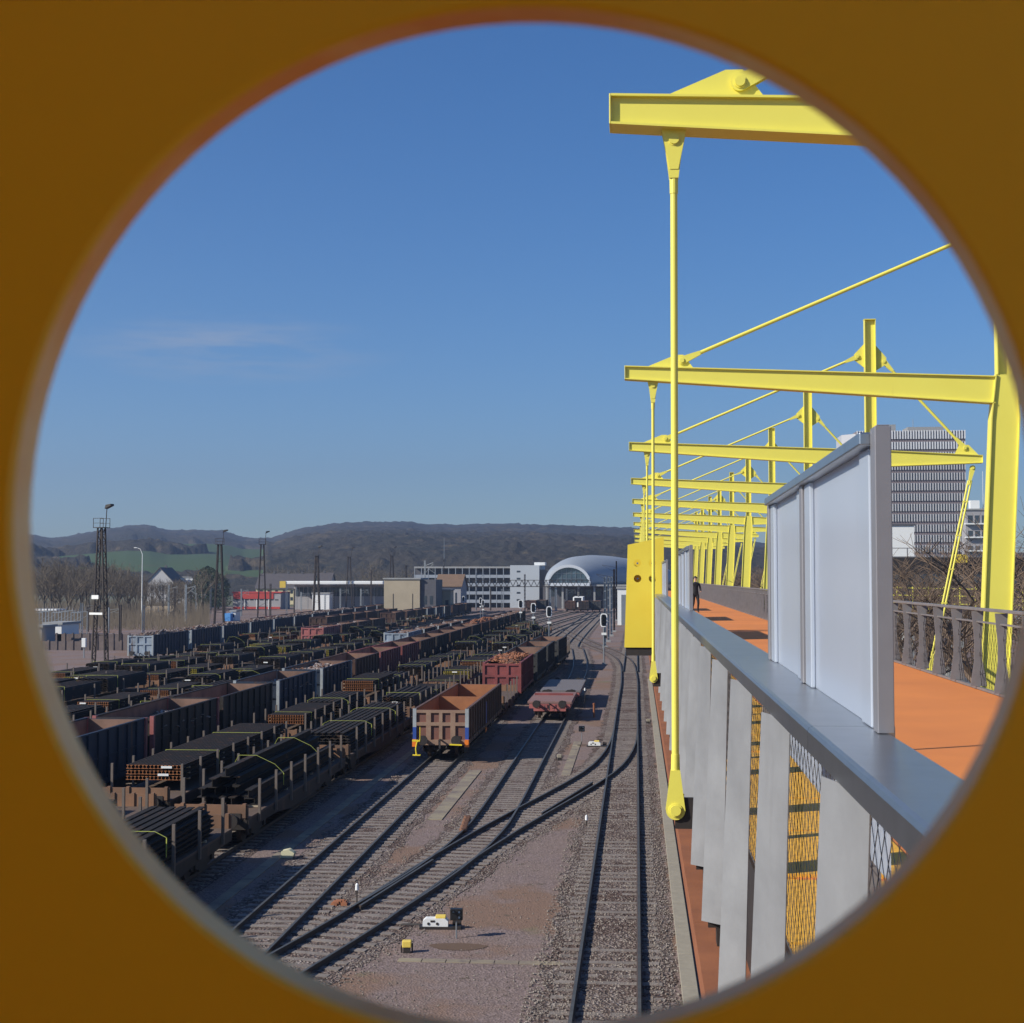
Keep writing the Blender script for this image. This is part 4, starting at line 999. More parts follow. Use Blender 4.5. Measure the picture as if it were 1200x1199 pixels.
for i, (px, Y, h, l) in enumerate(LO):
    o = lt if i == 0 else (lt2 if i == 1 else copy_tree(lt2)); p = at(px, 700, Y); place(o, (p.x, Y, 0), l, .35 * (i % 3 - 1), 'lattice floodlight masts'); o.scale = (1, 1, h / 15.5) if i else (1, 1, 1)
m = MB(); m.box(-.7, .3, -.75, -.7, 7.3, 7.75); m.box(-1.0, .9, -.75, -.7, 5.5, 5.75); m.build('sign_board', WHITE, lt)

def signal():
    r = thing('signal', '', 'railway signal'); m = MB(); m.tube((0, 0, 0), (0, 0, 4.1), .055, n=10); m.box(-.2, .2, -.2, .2, 0, .25); m.bar((.12, .1, .2), (.12, .1, 4.2), .03, .03); m.bar((-.08, .1, .2), (-.08, .1, 4.2), .03, .03)
    for i in range(12): m.bar((-.1, .1, .4 + i * .32), (.14, .1, .4 + i * .32), .025, .02)
    m.build('pole', GRAYP, r)
    def sup(w_, h_, n=40):
        return [(((abs(cos(2 * pi * k / n)) ** .45) * (1 if cos(2 * pi * k / n) > 0 else -1)) * w_ / 2, 5.0 + ((abs(sin(2 * pi * k / n)) ** .6) * (1 if sin(2 * pi * k / n) > 0 else -1)) * h_ / 2) for k in range(n)]
    m = MB(); m.prism(sup(.80, 1.52), 'y', -.03, .0); m.build('white_border', WHITEL, r)
    m = MB(); m.prism(sup(.58, 1.30), 'y', -.045, -.0302); m.build('backboard', BLACK, r)
    for k, zz in enumerate((5.4, 5.0, 4.6)):
        m = MB(); m.tube((0, -.05, zz), (0, -.24, zz + .02), .13, n=14, caps=False); m.tube((0, -.046, zz), (0, -.06, zz), .09, n=14); m.build('lens', BLACK, r)
    m = MB(); m.box(-.26, .30, -.10, -.07, 3.35, 3.62); m.build('number_plate', WHITE, r)
    m = MB(); m.box(.02, .34, -.08, .1, 3.0, 3.30); m.build('junction_box', BLACK, r)
    return r
sg = signal(); SL = [(707.5, 163, 'white-ringed black signal nearest the camera, right of the other three'), (643.5, 203, 'white-ringed black signal, second nearest, before the gantry legs'),
                     (625, 228, 'white-ringed black signal, third nearest'), (610, 262, 'white-ringed black signal farthest left and farthest away of the four')]
for i, (px, Y, l) in enumerate(SL):
    o = sg if i == 0 else copy_tree(sg); p = at(px, 720, Y); place(o, (p.x, Y, 0), l, 0, 'white-ringed signals')
for i, (px, py, Y, l) in enumerate([(563, 697, 330, 'tall pale signal standing among the far wagon rows, leftmost of two'), (566, 701, 300, 'pale round-topped signal beside its taller twin'), (543, 696, 360, 'small dark signal before the beige station house')]):
    o = copy_tree(sg); p = at(px, py, Y); o.scale = (.75, .75, .9); place(o, (p.x, Y, 0), l, 0, 'far signals')

def dwarf(label, loc, s=1, post=.55):
    r = thing('shunting_signal', label, 'shunting signal', loc, .05); m = MB(); m.tube((0, 0, 0), (0, 0, post), .03, n=8); m.build('post', GRAYP, r)
    m = MB(); m.box(-.25, .25, -.10, .14, post, post + .46); m.build('box', BLACK, r, bev=.03)
    for x, z in ((.11, .34), (.11, .13), (-.12, .34)):
        m = MB(); m.tube((x, -.10, post + z), (x, -.118, post + z), .045, n=14); m.build('lamp', WHITEL if x > 0 else GRAYP, r)
        m = MB(); m.tube((x, -.10, post + z + .01), (x, -.19, post + z + .02), .06, n=14, caps=False); m.build('hood', BLACK, r)
    r.scale = (s, s, s); return r
dwarf('small black two-light dwarf signal on a short post beside the foremost point machine', (-4.90, 39.5, 0), .68, .72)
dwarf('small black dwarf signal with yellow foot beside the flat-wagon track', (-3.3, 87.2, 0), .72, .8)
# point machine
def pointm(label, loc, rz, body):
    r = thing('point_machine', label, 'point machine', loc, rz); r.scale = (.68, .68, .72)
    m = MB(); m.prism([(-.62, .10), (.42, .10), (.42, .30), (.30, .40), (-.50, .40), (-.62, .30)], 'y', -.20, .20); m.build('housing', WHITE, r, bev=.02)
    m = MB(); m.box(-.1, .32, -.16, .16, .401, .50); m.build('cover', body, r, bev=.02)
    m = MB(); m.box(-.75, .95, -.28, .28, 0, .099); m.build('base', DARKS, r)
    m = MB()
    for x in (-.38, -.02): m.tube((x, -.205, .21), (x, -.22, .21), .055, n=12)
    m.box(-.30, -.12, -.215, -.201, .27, .34)
    m.build('inspection_caps', DARKS, r)
    m = MB(); m.tube((.60, 0, .26), (.95, 0, .24), .14, .10, n=14); m.build('motor', DARKS, r)
    m = MB(); m.tube((-.75, 0, .12), (-1.55, .1, .10), .025, n=6); m.tube((-.75, .15, .12), (-1.5, .25, .10), .02, n=6); m.build('drive_rod', DARKS, r)
    return r
YC = mat('cover_yellow', (.75, .55, .10), .6)
pointm('white and yellow point machine lying beside the diagonal rails behind the small black signal', (-5.55, 40.6, 0), .05, YC)
pointm('white and yellow point machine lying right of the track of the low flat wagons', (-2.4, 84.5, 0), .0, YC)
def smallbox(label, loc, c1=YC):
    r = thing('track_box', label, 'cable box', loc, .1); r.scale = (.7, .7, .8); m = MB(); m.box(-.17, .17, -.13, .13, .18, .40); m.build('cover', c1, r, bev=.03)
    m = MB(); m.box(-.13, .13, -.10, .10, 0, .179); m.tube((.2, 0, 0), (.2, 0, .3), .03, n=6); m.tube((-.2, 0, 0), (-.2, 0, .22), .03, n=6); m.build('legs', DARKS, r); return r
smallbox('small yellow-topped cable box standing on the gravel left of the black dwarf signal', (-6.0, 37.9, 0))
smallbox('small brownish cable box near the right track', (.75, 98, 0), CONC)
smallbox('small pale cable box between the flat-wagon track and the diagonal track', (-4.15, 78, 0), CONC)
def marker(label, loc, h=.45, c=WHITEL):
    r = thing('marker_post', label, 'marker post', loc); m = MB(); m.tube((0, 0, 0), (0, 0, h), .02, n=6); m.build('stem', DARKS, r)
    m = MB(); m.tube((0, 0, h), (0, 0, h + .16), .055, .045, n=10); m.tube((0, 0, h + .16), (0, 0, h + .20), .045, .02, n=10); m.build('head', c, r); return r
marker('small white-topped marker post between the two foremost tracks', (-8.35, 43.2, 0)); marker('white-topped marker post right of the diagonal track', (-2.0, 57.5, 0), .25)
marker('white lamp-like marker beside the low flat wagons', (-3.85, 108, 0), 1.4)
m = MB()
for i in range(14):
    a = i * .45; stx = -8.85 + .16 * cos(a)
    m.box(stx - .09, stx + .09, 43.1 + .1 * sin(a * 1.7) - .06, 43.1 + .1 * sin(a * 1.7) + .06, .01, .06 + .10 * abs(sin(a)))
tag(m.build('rubble', SCRAPO), 'small orange-rusty lump lying beside the white-topped marker post', 'rubble')
m = MB(); m.prism([(-.22, 0), (.2, 0), (.26, .18), (.05, .3), (-.2, .24)], 'y', -.15, .16); o = m.build('stone_block', mat('pale_stone', (.55, .52, .35), .8), bev=.05); o.location = (-12.15, 50.2, .02); tag(o, 'pale yellowish stone block lying in the wagon shadow left of the empty track', 'stone')
m = MB()
for i in range(9): m.tube((-.09 + (i % 2) * .02, i * .36, .16), (.09, i * .36 + .12, .16), .10, n=12)
m.tube((0, -.1, .16), (0, 3.1, .16), .05, n=8); o = m.build('rail_anchor_coil', SCRAPM); o.location = (-6.62, 55.3, .0); o.rotation_euler = (0, 0, .06); tag(o, 'rusty ribbed coil lying against the left rail where two tracks meet', 'coil')
m = MB(); m.tube((0, 0, 0), (0, 0, .9), .07, n=8); m.tube((0, 0, .9), (0, 0, 1.0), .09, n=8); o = m.build('bollard', CORT); o.location = (-3.0, 102, 0); tag(o, 'short rusty post standing right of the low flat wagons', 'post')
# oil stain patches
m = MB()
for (cx, cy, rx, ry) in ((-4.75, 38.6, .75, .38),):
    m.add([(cx, cy, .011)] + [(cx + cos(a) * rx * (1 + .12 * sin(3 * a)), cy + sin(a) * ry, .011) for a in [2 * pi * k / 28 for k in range(28)]], [(0, k + 1, (k + 1) % 28 + 1) for k in range(28)])
m.build('dirt_patch', mat('brown_dirt', (.115, .070, .045), .95), kind='structure')

# gantry of the overhead line
gy = 424
r = thing('line_gantry', 'long dark lattice gantry spanning the far tracks in front of the station', 'gantry', (0, gy, 0)); xa = at(538, 684, gy).x; xb = at(693, 684, gy).x
za = at(600, 680, gy).z; zb = at(600, 687.5, gy).z
m = MB()
for yy in (-.5, .5):
    m.bar((xa, yy, za), (xb, yy, za), .16, .16); m.bar((xa, yy, zb), (xb, yy, zb), .20, .20); n = 22
    for i in range(n):
        x0 = xa + (xb - xa) * i / n; x1 = xa + (xb - xa) * (i + 1) / n
        m.bar((x0, yy, zb), ((x0 + x1) / 2, yy, za), .12, .12); m.bar(((x0 + x1) / 2, yy, za), (x1, yy, zb), .12, .12)
m.build('truss', DARKS, r, fix=False)
for px in (644.5, 651.5):
    m = MB(); x = at(px, 700, gy).x
    for a in (-.3, .3): m.bar((x + a, 0, 0), (x + a * .7, 0, zb), .14, .14)
    for i in range(12): m.bar((x - .28, 0, i * .75), (x + .28, 0, i * .75 + .7), .07, .07)
    m.bar((x, .1, 0), (x, .1, zb), .35, .1); m.build('leg', GRAYP, r, fix=False)
m = MB(); m.bar((xa + .2, 0, 0), (xa + .2, 0, zb), .3, .3); m.build('leg', GRAYP, r)
# poles beside the right track
for i, (px, yt, Y, c) in enumerate([(708.8, 676, 203, 0), (712.9, 676, 222, 0), (716.4, 676, 243, 0), (719.6, 667, 262, 1), (722.3, 657.5, 330, 1)]):
    p = at(px, yt, Y); r = thing('line_mast', ['first grey line mast at the right of the yard, nearest', 'second grey line mast, close behind the nearest', 'third grey line mast in the tight row', 'fourth line mast in the tight row, rusty brown', 'last and tallest rusty brown line mast, left of the yellow tower'][i], 'mast', (p.x, Y, 0), 0, 'line masts in a tight row')
    m = MB(); m.box(-.16, -.13, -.16, .16, .3, p.z); m.box(.13, .16, -.16, .16, .3, p.z); m.box(-.13, .13, -.012, .012, .3, p.z)
    for k in range(int(p.z / 1.2)): m.box(-.13, .13, -.15, -.13, .6 + k * 1.2, .75 + k * 1.2)
    m.build('column', BRNP if c else GRAYP, r); m = MB(); m.box(-.35, .35, -.35, .35, 0, .3); m.build('footing', CONCG, r)
    if c: m = MB(); m.bar((0, 0, p.z - 1.5), (-3.2, 0, p.z - .9), .07, .07); m.bar((0, 0, p.z - 2.6), (-3.2, 0, p.z - 1.0), .05, .05); m.build('bracket', BRNP, r)
# many catenary masts behind the yard
def cmast(h, two=False, arm=True):
    r = thing('catenary_mast', '', 'catenary mast'); m = MB()
    for a in (-.15, .15): m.bar((a, 0, 0), (a, 0, h), .11, .22)
    for k in range(int(h / .9)): m.bar((-.14, 0, .3 + k * .9), (.14, 0, .75 + k * .9), .04, .1)
    m.build('column', GRAYP if not two else BRNP, r, fix=False)
    if arm:
        m = MB(); m.bar((0, 0, h - .8), (2.6, 0, h - .3), .06, .06); m.bar((0, 0, h - 2.0), (2.5, 0, h - .5), .05, .05); m.bar((1.2, 0, h - 1.3), (3.0, 0, h - 1.9), .04, .04)
        m.tube((2.55, 0, h - .5), (2.55, 0, h - 1.6), .05, n=6); m.build('arm', GRAYP, r)
    return r
c1 = cmast(8.2); c2 = cmast(9.0, True, False)
CM = [(96, 707, 230), (103, 712, 255), (127, 712, 250), (141, 709, 215), (168, 709, 235), (191, 686, 300), (198, 686, 310), (205, 690, 300), (218, 685, 290), (224, 690, 330), (230, 695, 360), (238, 690, 330), (247, 683, 380), (264, 700, 380),
      (283, 690, 360), (317, 684, 330), (336, 686, 370), (345, 690, 400), (353, 694, 420), (367, 690, 430), (381, 696, 410), (391, 692, 390), (399, 690, 420), (415, 684, 400), (423, 690, 430), (435, 668, 425), (486, 680, 400), (476, 662, 380), (498, 657, 390), (520, 655, 420),
      (558, 670, 430), (575, 690, 430), (588, 690, 440), (615, 673, 425), (664, 690, 430), (678, 690, 440)]
for i, (px, pt, Y) in enumerate(CM):
    dark = i % 2; o = (c1 if i == 0 else copy_tree(c1)) if not dark else (c2 if i == 1 else copy_tree(c2))
    p = at(px, pt, Y); h0 = 9.0 if dark else 8.2
    side = 'left' if px < 240 else ('middle' if px < 440 else 'right')
    place(o, (p.x, Y, 0), ('brown' if dark else 'grey bracketed') + {'left': ' line mast before the bare wood at left', 'middle': ' line mast before the red and white station-side buildings', 'right': ' line mast near the beige signal box and white parking deck'}[side], random.uniform(-.6, .6), 'line masts, ' + side + (' brown' if dark else ' grey') + ' cluster')
    o.scale = (1, 1, max(.5, p.z / h0))
# tall street lamp
p = at(167, 642, 330); r = thing('street_lamp', 'tall white street lamp with curved arm rising above the bare wood', 'street lamp', (p.x, 330, 0)); m = MB(); m.tube((0, 0, 0), (0, 0, p.z - 1.5), .14, .09, n=10)
m.tube((0, 0, p.z - 1.5), (-.5, 0, p.z - .3), .08, n=8); m.tube((-.5, 0, p.z - .3), (-1.4, 0, p.z), .07, n=8); m.build('pole', WHITE, r); m = MB(); m.box(-2.0, -1.3, -.15, .15, p.z - .05, p.z + .12); m.build('lamp', WHITE, r)
p = at(723.5, 560, 2000)
r = thing('thin_mast', 'thin pale aerial rising above the white parking deck', 'aerial', (at(520.5, 630, 600).x, 600, 0)); m = MB(); m.tube((0, 0, 0), (0, 0, at(520, 630, 600).z), .22, .08, n=6); m.build('pole', GRAYP, r)

# ------------------------------------------------------------------ buildings
def rect(px0, px1, py0, py1, Y): 
    a = at(px0, py0, Y); b = at(px1, py1, Y); return a.x, b.x, max(0, min(a.z, b.z)), max(a.z, b.z)
def windows(r, x0, x1, z0, z1, nx, nz, wf=.6, hf=.6, m_=None, depth=.12, y=0, frame=None):
    dx = (x1 - x0) / nx; dz = (z1 - z0) / nz
    for j in range(nz):
        for i in range(nx):
            cx = x0 + dx * (i + .5); cz = z0 + dz * (j + .5); m = MB(); m.box(cx - dx * wf / 2, cx + dx * wf / 2, y - .03, y + depth, cz - dz * hf / 2, cz + dz * hf / 2)
            w_ = m.build('window', m_ or GLASSD, r)
def blockb(name, label, px0, px1, py0, Y, depth, wall, cat='building', nx=0, nz=0, wf=.5, hf=.55, roof=None, wm=None, z1=None, flat=True):
    a = at(px0, py0, Y); b = at(px1, py0, Y); h = a.z if z1 is None else z1
    r = thing(name, label, cat, (a.x, Y, 0)); W_ = b.x - a.x
    m = MB(); m.box(0, W_, 0, depth, 0, h); m.build('wall', wall, r)
    if flat: m = MB(); m.box(-.25, W_ + .25, -.25, depth + .25, h + .001, h + .35); m.build('roof', roof or CONCG, r)
    if nx: windows(r, W_ * .03, W_ * .97, .5, h - .3, nx, nz, wf, hf, wm)
    return r, W_, h
r, W_, h = blockb('signal_box', 'beige windowless railway building with flat roof behind the yard', 450, 492, 679, 338, 12, BEIGE, nx=0)
m = MB()
for i in range(2): m.box(W_ * .25 + i * 4.6, W_ * .25 + i * 4.6 + .14, -.05, -.001, 1, 6)
m.build('downpipe', DARKS, r)
a = at(492.5, 679, 338); b = at(511, 679, 338)
m = MB(); m.box(W_ + .01, W_ + (b.x - a.x), .6, 12, 0, h - .05); m.build('dark_wing', DGREYW, r); windows(r, W_ + .5, W_ + (b.x - a.x) - .4, 2.5, 6.5, 2, 1, .5, .5, GLASSD, .1, .58)
r, W_, h = blockb('station_house', 'small beige hut right of the beige railway building', 512, 528, 692, 352, 6, BEIGE, nx=2, nz=1, hf=.3)
def gable(name, label, px0, px1, pe, pr_, Y, depth, wall, roof, axis='x', nx=3, nz=2, cat='house', chim=1):
    a = at(px0, pe, Y); b = at(px1, pe, Y); he = a.z; hr = at(px0, pr_, Y).z; W_ = b.x - a.x; r = thing(name, label, cat, (a.x, Y, 0))
    m = MB()
    if axis == 'x':
        m.prism([(0, 0), (depth, 0), (depth, he), (depth / 2, hr), (0, he)], 'x', 0, W_, 0); m.build('wall', wall, r)
        for s in (0, 1):
            m = MB(); p0 = (-.5 if s == 0 else depth + .5); z0 = he - .5 * (hr - he) / (depth / 2)
            m.prism([(p0, z0 + .02), (depth / 2, hr + .02), (depth / 2, hr + .27), (p0, z0 + .27)], 'x', -.4, W_ + .4); m.build('roof', roof, r)
    else:
        m.prism([(0, 0), (W_, 0), (W_, he), (W_ / 2, hr), (0, he)], 'y', 0, depth, 0); m.build('wall', wall, r)
        for s in (0, 1):
            m = MB(); p0 = (-.6 if s == 0 else W_ + .6); z0 = he - .6 * (hr - he) / (W_ / 2)
            m.prism([(p0, z0 + .02), (W_ / 2, hr + .02), (W_ / 2, hr + .32), (p0, z0 + .32)], 'y', -.4, depth + .4); m.build('roof', roof, r)
    for k in range(chim):
        m = MB(); cx = W_ * (k + 1) / (chim + 1); m.box(cx - .35, cx + .35, depth / 2 - .3, depth / 2 + .3, hr - .8, hr + 1.0); m.build('chimney', DGREYW, r)
    if nx: windows(r, .6, W_ - .6, .8, he - .2, nx, nz, .35, .5)
    return r
gable('station_annex', 'low building with broad brown roof behind the beige railway building', 511, 540, 687, 674, 400, 14, GREYW, ROOFB, 'x', 4, 1, 'building', 0)
gable('house', 'grey house with steep gable facing the yard above the bare wood', 172, 203, 682, 666, 470, 12, mat('pale_grey_render', (.42, .41, .42), .9), ROOFD, 'y', 3, 2)
gable('house', 'long house with dark slate roof and cream gable behind the red building', 300, 366, 689, 673, 520, 12, CREAM, ROOFD, 'x', 7, 2, 'house', 3)
gable('house', 'house with pinkish roof right of the long slate-roofed house', 366, 386, 688, 672, 530, 12, mat('pink_render', (.5, .38, .35), .9), ROOFD, 'x', 3, 2)
blockb('house', 'small flat white house right of the grey gabled house', 209, 226, 677, 480, 9, WHITE, 'house', 3, 1)
gable('barn', 'low tan-roofed building below the grey gabled house', 166, 196, 722, 712, 330, 10, mat('tan_wall', (.30, .24, .17), .9), mat('tan_roof', (.26, .20, .13), .9), 'x', 0, 0, 'building', 0)
blockb('warehouse', 'grey building left of the red one behind the third mast', 205, 235, 700, 460, 14, GREYW, nx=3, nz=2)
# red and grey building
r, W_, h = blockb('red_building', 'low building with two red bands and long window strip', 273, 329, 695, 440, 12, GREYW, roof=REDW)
a = at(300, 711, 440); m = MB(); m.box(.2, W_ - .2, -.12, -.001, .1, a.z * .95); m.build('red_band', REDW, r); m = MB(); m.box(.2, W_ * .85, -.16, -.001, h - 1.8, h - .1); m.build('red_band', REDW, r)
windows(r, .5, W_ - .5, a.z + 1.9, h - 1.9, 9, 1, .7, .85)
for i in range(3): m = MB(); m.box(W_ * (i + 1) / 4 - .1, W_ * (i + 1) / 4 + .1, -.3, -.161, 0, h - 2.0); m.build('pilaster', WHITE, r)
# long white platform roof
a = at(332, 681, 430); b = at(449, 681, 430); r = thing('platform_roof', 'long thin white canopy on posts behind the yard', 'canopy', (a.x, 430, 0)); W_ = b.x - a.x
m = MB(); m.box(0, W_, 0, 10, a.z - 1.0, a.z); m.build('roof', WHITE, r, bev=.2)
for i in range(10): m = MB(); m.box(W_ * i / 9 - .15 + .2, W_ * i / 9 + .15, 3, 3.3, 0, a.z - 1.0); m.build('post', GRAYP, r)
m = MB(); m.box(1, W_ - .5, 9.4, 9.6, 0, a.z - 1.3); m.build('back_wall', GREYW, r); windows(r, 1.5, W_ - 1, 3.5, a.z - 1.4, 22, 1, .8, .7, GLASSD, .1, 9.3)
m = MB(); x0 = at(331, 681, 430).x - a.x; m.box(x0 - .8, x0 + 1.0, -.2, 0, a.z - 2.0, a.z); m.build('end_sign', mat('ochre_sign', (.6, .42, .05), .6), r)
blockb('shed', 'low white shed under the long white canopy', 366, 386, 696, 425, 6, WHITE, nx=0)
blockb('shed', 'white-walled shed below the bare wood at far left', 52, 72, 739, 215, 7, WHITE, z1=2.6, nx=0)
blockb('shed', 'blue tarpaulin-covered box among the rusty wagons at left', 262, 270, 719, 320, 4, BLUEB, 'container', z1=None, flat=False)
blockb('shed', 'small white cabin beside the blue tarpaulin-covered box', 270.5, 276, 717, 322, 4, WHITE, 'cabin', 1, 1)
blockb('transformer_hut', 'small white transformer hut with grey side at far left behind the boundary wall', 40, 49, 739, 208, 5, GREYW, z1=2.4)
a = at(38, 714, 240); r = thing('canopy', 'flat white canopy at far left edge above the transformer hut', 'canopy', (a.x, 240, 0)); m = MB(); m.box(-1, 4.2, 0, 4, a.z - .25, a.z); m.build('roof', WHITE, r)
for x in (-.8, 1.8): m = MB(); m.box(x, x + .2, 1, 1.2, 0, a.z - .25); m.build('post', GRAYP, r)
# white parking deck
Y = 470; a = at(486, 664, Y); b = at(598, 664, Y); c = at(632, 664, Y); r = thing('parking_deck', 'long white multi-storey parking deck with open dark floors and solid right end', 'parking deck', (a.x, Y, 0)); W_ = b.x - a.x; E_ = c.x - a.x; hh = a.z
m = MB(); m.box(0, W_, 3, 30, 0, hh - .3); m.build('dark_floors', DGREYW, r)
for k in range(5):
    z = hh - .45 - k * 2.7; m = MB(); m.box(-.2, W_, 0, 3.2, z - .55 if k else z - .1, z + .45); m.build('slab', mat('slab_pale', (.27, .30, .34), .8) if k else CONCG, r)
n = 14
for i in range(n + 1): m = MB(); x = W_ * i / n; m.box(x - .10, x + .10, -.05, .4, 0, hh - .5); m.build('column', mat('slab_pale', (.27, .30, .34), .8), r)
m = MB(); m.box(W_ + .01, E_, -.5, 30, 0, hh + .4); m.build('stair_block', mat('white_cladding', (.40, .43, .46), .6), r)
m = MB(); m.box(E_ + .01, E_ + 3, 2, 26, 0, hh - 1); m.build('side_wing', DGREYW, r); windows(r, W_ + 1, E_ - 5, hh - 12, hh - .5, 1, 5, .35, .25, GLASSD, .1, -.5)
m = MB(); m.box(E_ - 2, E_ + 1.5, 5, 12, hh + .41, hh + 1.4); m.build('roof_house', WHITE, r)
# domed station: bulging zinc shell with round glazed mouth
Y = 455; S_ = Y / F
prof = [(666.5, 24.5, 21.5, 0), (667, 27.5, 23.5, 1.2), (672, 34, 29, 5), (682, 42, 33, 11), (694, 48, 34, 18), (708, 49, 33, 26), (724, 47, 30.5, 35), (742, 42, 27, 46), (762, 34, 21, 58), (780, 22, 13, 70)]
r = thing('domed_station', 'bulging blue-grey metal station shell with a round glazed mouth', 'station', (0, Y, 0)); zb = at(667, 685, Y).z
m = MB(); n = 28; cen = []
for (px, hw, hh, dy) in prof:
    yy = Y + dy; sc_ = yy / F; cx = at(px, 680, yy).x; cen.append((cx, dy))
    for k in range(n + 1):
        a = pi * k / n; m.v.append((cx - cos(a) * hw * sc_, dy, zb + sin(a) ** .92 * hh * sc_ if 0 < k < n else zb))
for j in range(len(prof) - 1):
    for k in range(n): a = j * (n + 1) + k; m.f.append((a, a + 1, a + n + 2, a + n + 1)); m.m.append(0)
m.f.append(tuple(range((len(prof) - 1) * (n + 1), len(prof) * (n + 1)))); m.m.append(0)
sh = m.build('shell', SHELL, r, smooth=True, fix=False); md = sh.modifiers.new('thickness', 'SOLIDIFY'); md.thickness = .35
cx = at(666.5, 680, Y).x; m = MB(); R0 = 24.5 * S_; H0 = 21.5 * S_
for k in range(n):
    a0, a1 = pi * k / n, pi * (k + 1) / n; m.bar((cx - cos(a0) * R0, -.2, zb + sin(a0) * H0), (cx - cos(a1) * R0, -.2, zb + sin(a1) * H0), .55, .9)
m.bar((cx - R0, -.2, zb), (cx + R0, -.2, zb), .55, .9); m.build('mouth_ring', mat('pale_ring', (.55, .58, .62), .5), r, fix=False)
m = MB(); pts = [(cx - cos(pi * k / n) * (R0 - .2), zb + sin(pi * k / n) * (H0 - .2)) for k in range(n + 1)]; m.prism(pts, 'y', .5, .6); m.build('glazing', mat('station_glass', (.10, .16, .20), .10, .3, var=(.4, 1, (.05, .08, .11)), spec=.8), r)
m = MB()
for i in range(1, 9): x = cx - R0 + 2 * R0 * i / 9; m.bar((x, .4, zb), (x, .4, zb + H0 * sqrt(max(0, 1 - ((x - cx) / R0) ** 2))), .1, .1)
for z_ in (.3, .6): hw_ = R0 * sqrt(1 - z_ ** 2); m.bar((cx - hw_, .4, zb + H0 * z_), (cx + hw_, .4, zb + H0 * z_), .1, .1)
m.build('mullions', GRAYP, r, fix=False)
m = MB(); m.box(cx - 8.5, cx + 32, 6, 30, 0, zb - .3); m.build('hall', DGREYW, r)
m = MB(); m.box(cx - 7.5, cx + 30, .5, 5.5, zb - .55, zb - .05); m.build('floor_slab', CONCG, r)
for i in range(7): m = MB(); x = cx - 7 + i * 5; m.box(x - .3, x + .3, 1, 1.6, 0, zb - .55); m.build('column', CONCG, r)
windows(r, cx - 7, cx + 28, 3.0, zb - .8, 12, 1, .6, .6, GLASSD, .2, 5.99)
# white train front below the dome
p = at(677, 700, 436); r = thing('train', 'white train front with dark windscreen standing under the dome', 'train', (p.x, 436, 0)); m = MB(); m.prism([(0, .9), (0, 2.4), (.9, 3.9), (16, 4.0), (16, .9)], 'x', -1.45, 1.45); m.build('body', WHITE, r, bev=.12)
m = MB(); m.prism([(-.03, 2.35), (.78, 3.75), (.9, 3.7), (.1, 2.35)], 'x', -1.1, 1.1); m.build('windscreen', BLACK, r)
m = MB(); m.box(-1.2, 1.2, .4, 15, .2, .9); m.build('underframe', DARKS, r)
wh, _, _ = blockb('white_hut', 'white building with grey door right of the tight row of masts', 723.5, 745, 690, 300, 8, WHITE, z1=None)
m = MB(); p = at(728, 697, 299.9); q_ = p.x - wh.location.x; m.box(q_, q_ + 3.0, -.10, -.003, 0, p.z); m.build('door', GRAYP, wh)
r, W_, h = blockb('long_shed', 'long dark roofed platform shed beyond the white building', 700, 735, 683, 520, 40, DGREYW)

# office tower on the right
Y = 500; a = at(1003, 503, Y); b = at(1131, 503, Y); r = thing('office_tower', 'tall grey-brown office tower with rows of white vertical sunshades', 'office tower', (a.x, Y, 0)); W_ = b.x - a.x; hh = b.z
OFW = mat('office_wall', (.19, .15, .155), .8, var=(.2, .6, (.16, .13, .135))); OFF = mat('office_fin', (.62, .62, .64), .6); OFG = mat('office_glass', (.06, .07, .10), .15, .2)
m = MB(); m.box(0, W_, 0, 22, 0, hh - .5); m.build('wall', OFW, r); fh = 3.5
m = MB(); m.prism([(-4.2, 4), (-.02, 0), (-.02, 20), (-4.2, 16)], 'z', 0, hh - 1.2) if False else m.prism([(-4.2, 5), (-.02, .5), (-.02, 20), (-4.2, 18)], 'z', 0, hh - 1.2); m.build('side_face', mat('office_side', (.42, .42, .44), .7), r)
for k in range(15):
    z1 = hh - .6 - k * fh; 
    if z1 < 2: break
    m = MB(); m.box(.2, W_ - .2, -.05, -.001, z1 - 2.5, z1 - .1); m.build('window_row', OFG, r)
    m = MB(); nf = 40
    for i in range(nf + 1):
        x = .2 + (W_ - .6) * i / nf; w_ = .44 if k < 2 else .36; m.box(x, x + w_, -.42, -.055, z1 - 2.6, z1 + (.3 if k == 0 else -.1))
    m.build('sunshade_row', OFF if k < 3 else mat('office_fin_low', (.46, .45, .46), .7), r)
m = MB(); m.box(6, 14, 4, 14, hh - .5, hh + 2.2); m.box(18, 30, 4, 14, hh - .5, hh + 1.3); m.tube((20, 5, hh), (20, 5, hh + 4), .08, n=5); m.build('roof_plant', CONCG, r)
r, W_, h = blockb('apartment_block', 'pale apartment block with dark windows right of the office tower', 1131.5, 1175, 598, 330, 4, GREYW, nx=5, nz=7, wf=.7, hf=.5)
m = MB()
for k in range(7): m.box(-.3, W_, -1.0, -.031, h - 3 * (k + 1) - .2, h - 3 * (k + 1) + .1)
m.build('balcony_slabs', WHITE, r)
m = MB(); m.box(2, 4, 4, 6, h + .36, h + 2.4); m.tube((5, 5, h + .36), (5, 5, h + 9), .05, n=5); m.build('roof_plant', WHITE, r)
blockb('white_box_house', 'plain white box building with dark roof edge below the office tower', 1040, 1071, 616, 300, 12, WHITE, roof=DGREYW)
blockb('brick_block', 'dark brown block behind the trees below the office tower', 1040, 1200, 655, 260, 10, mat('dark_brick', (.10, .075, .06), .9), nx=10, nz=2, wf=.7, hf=.3)
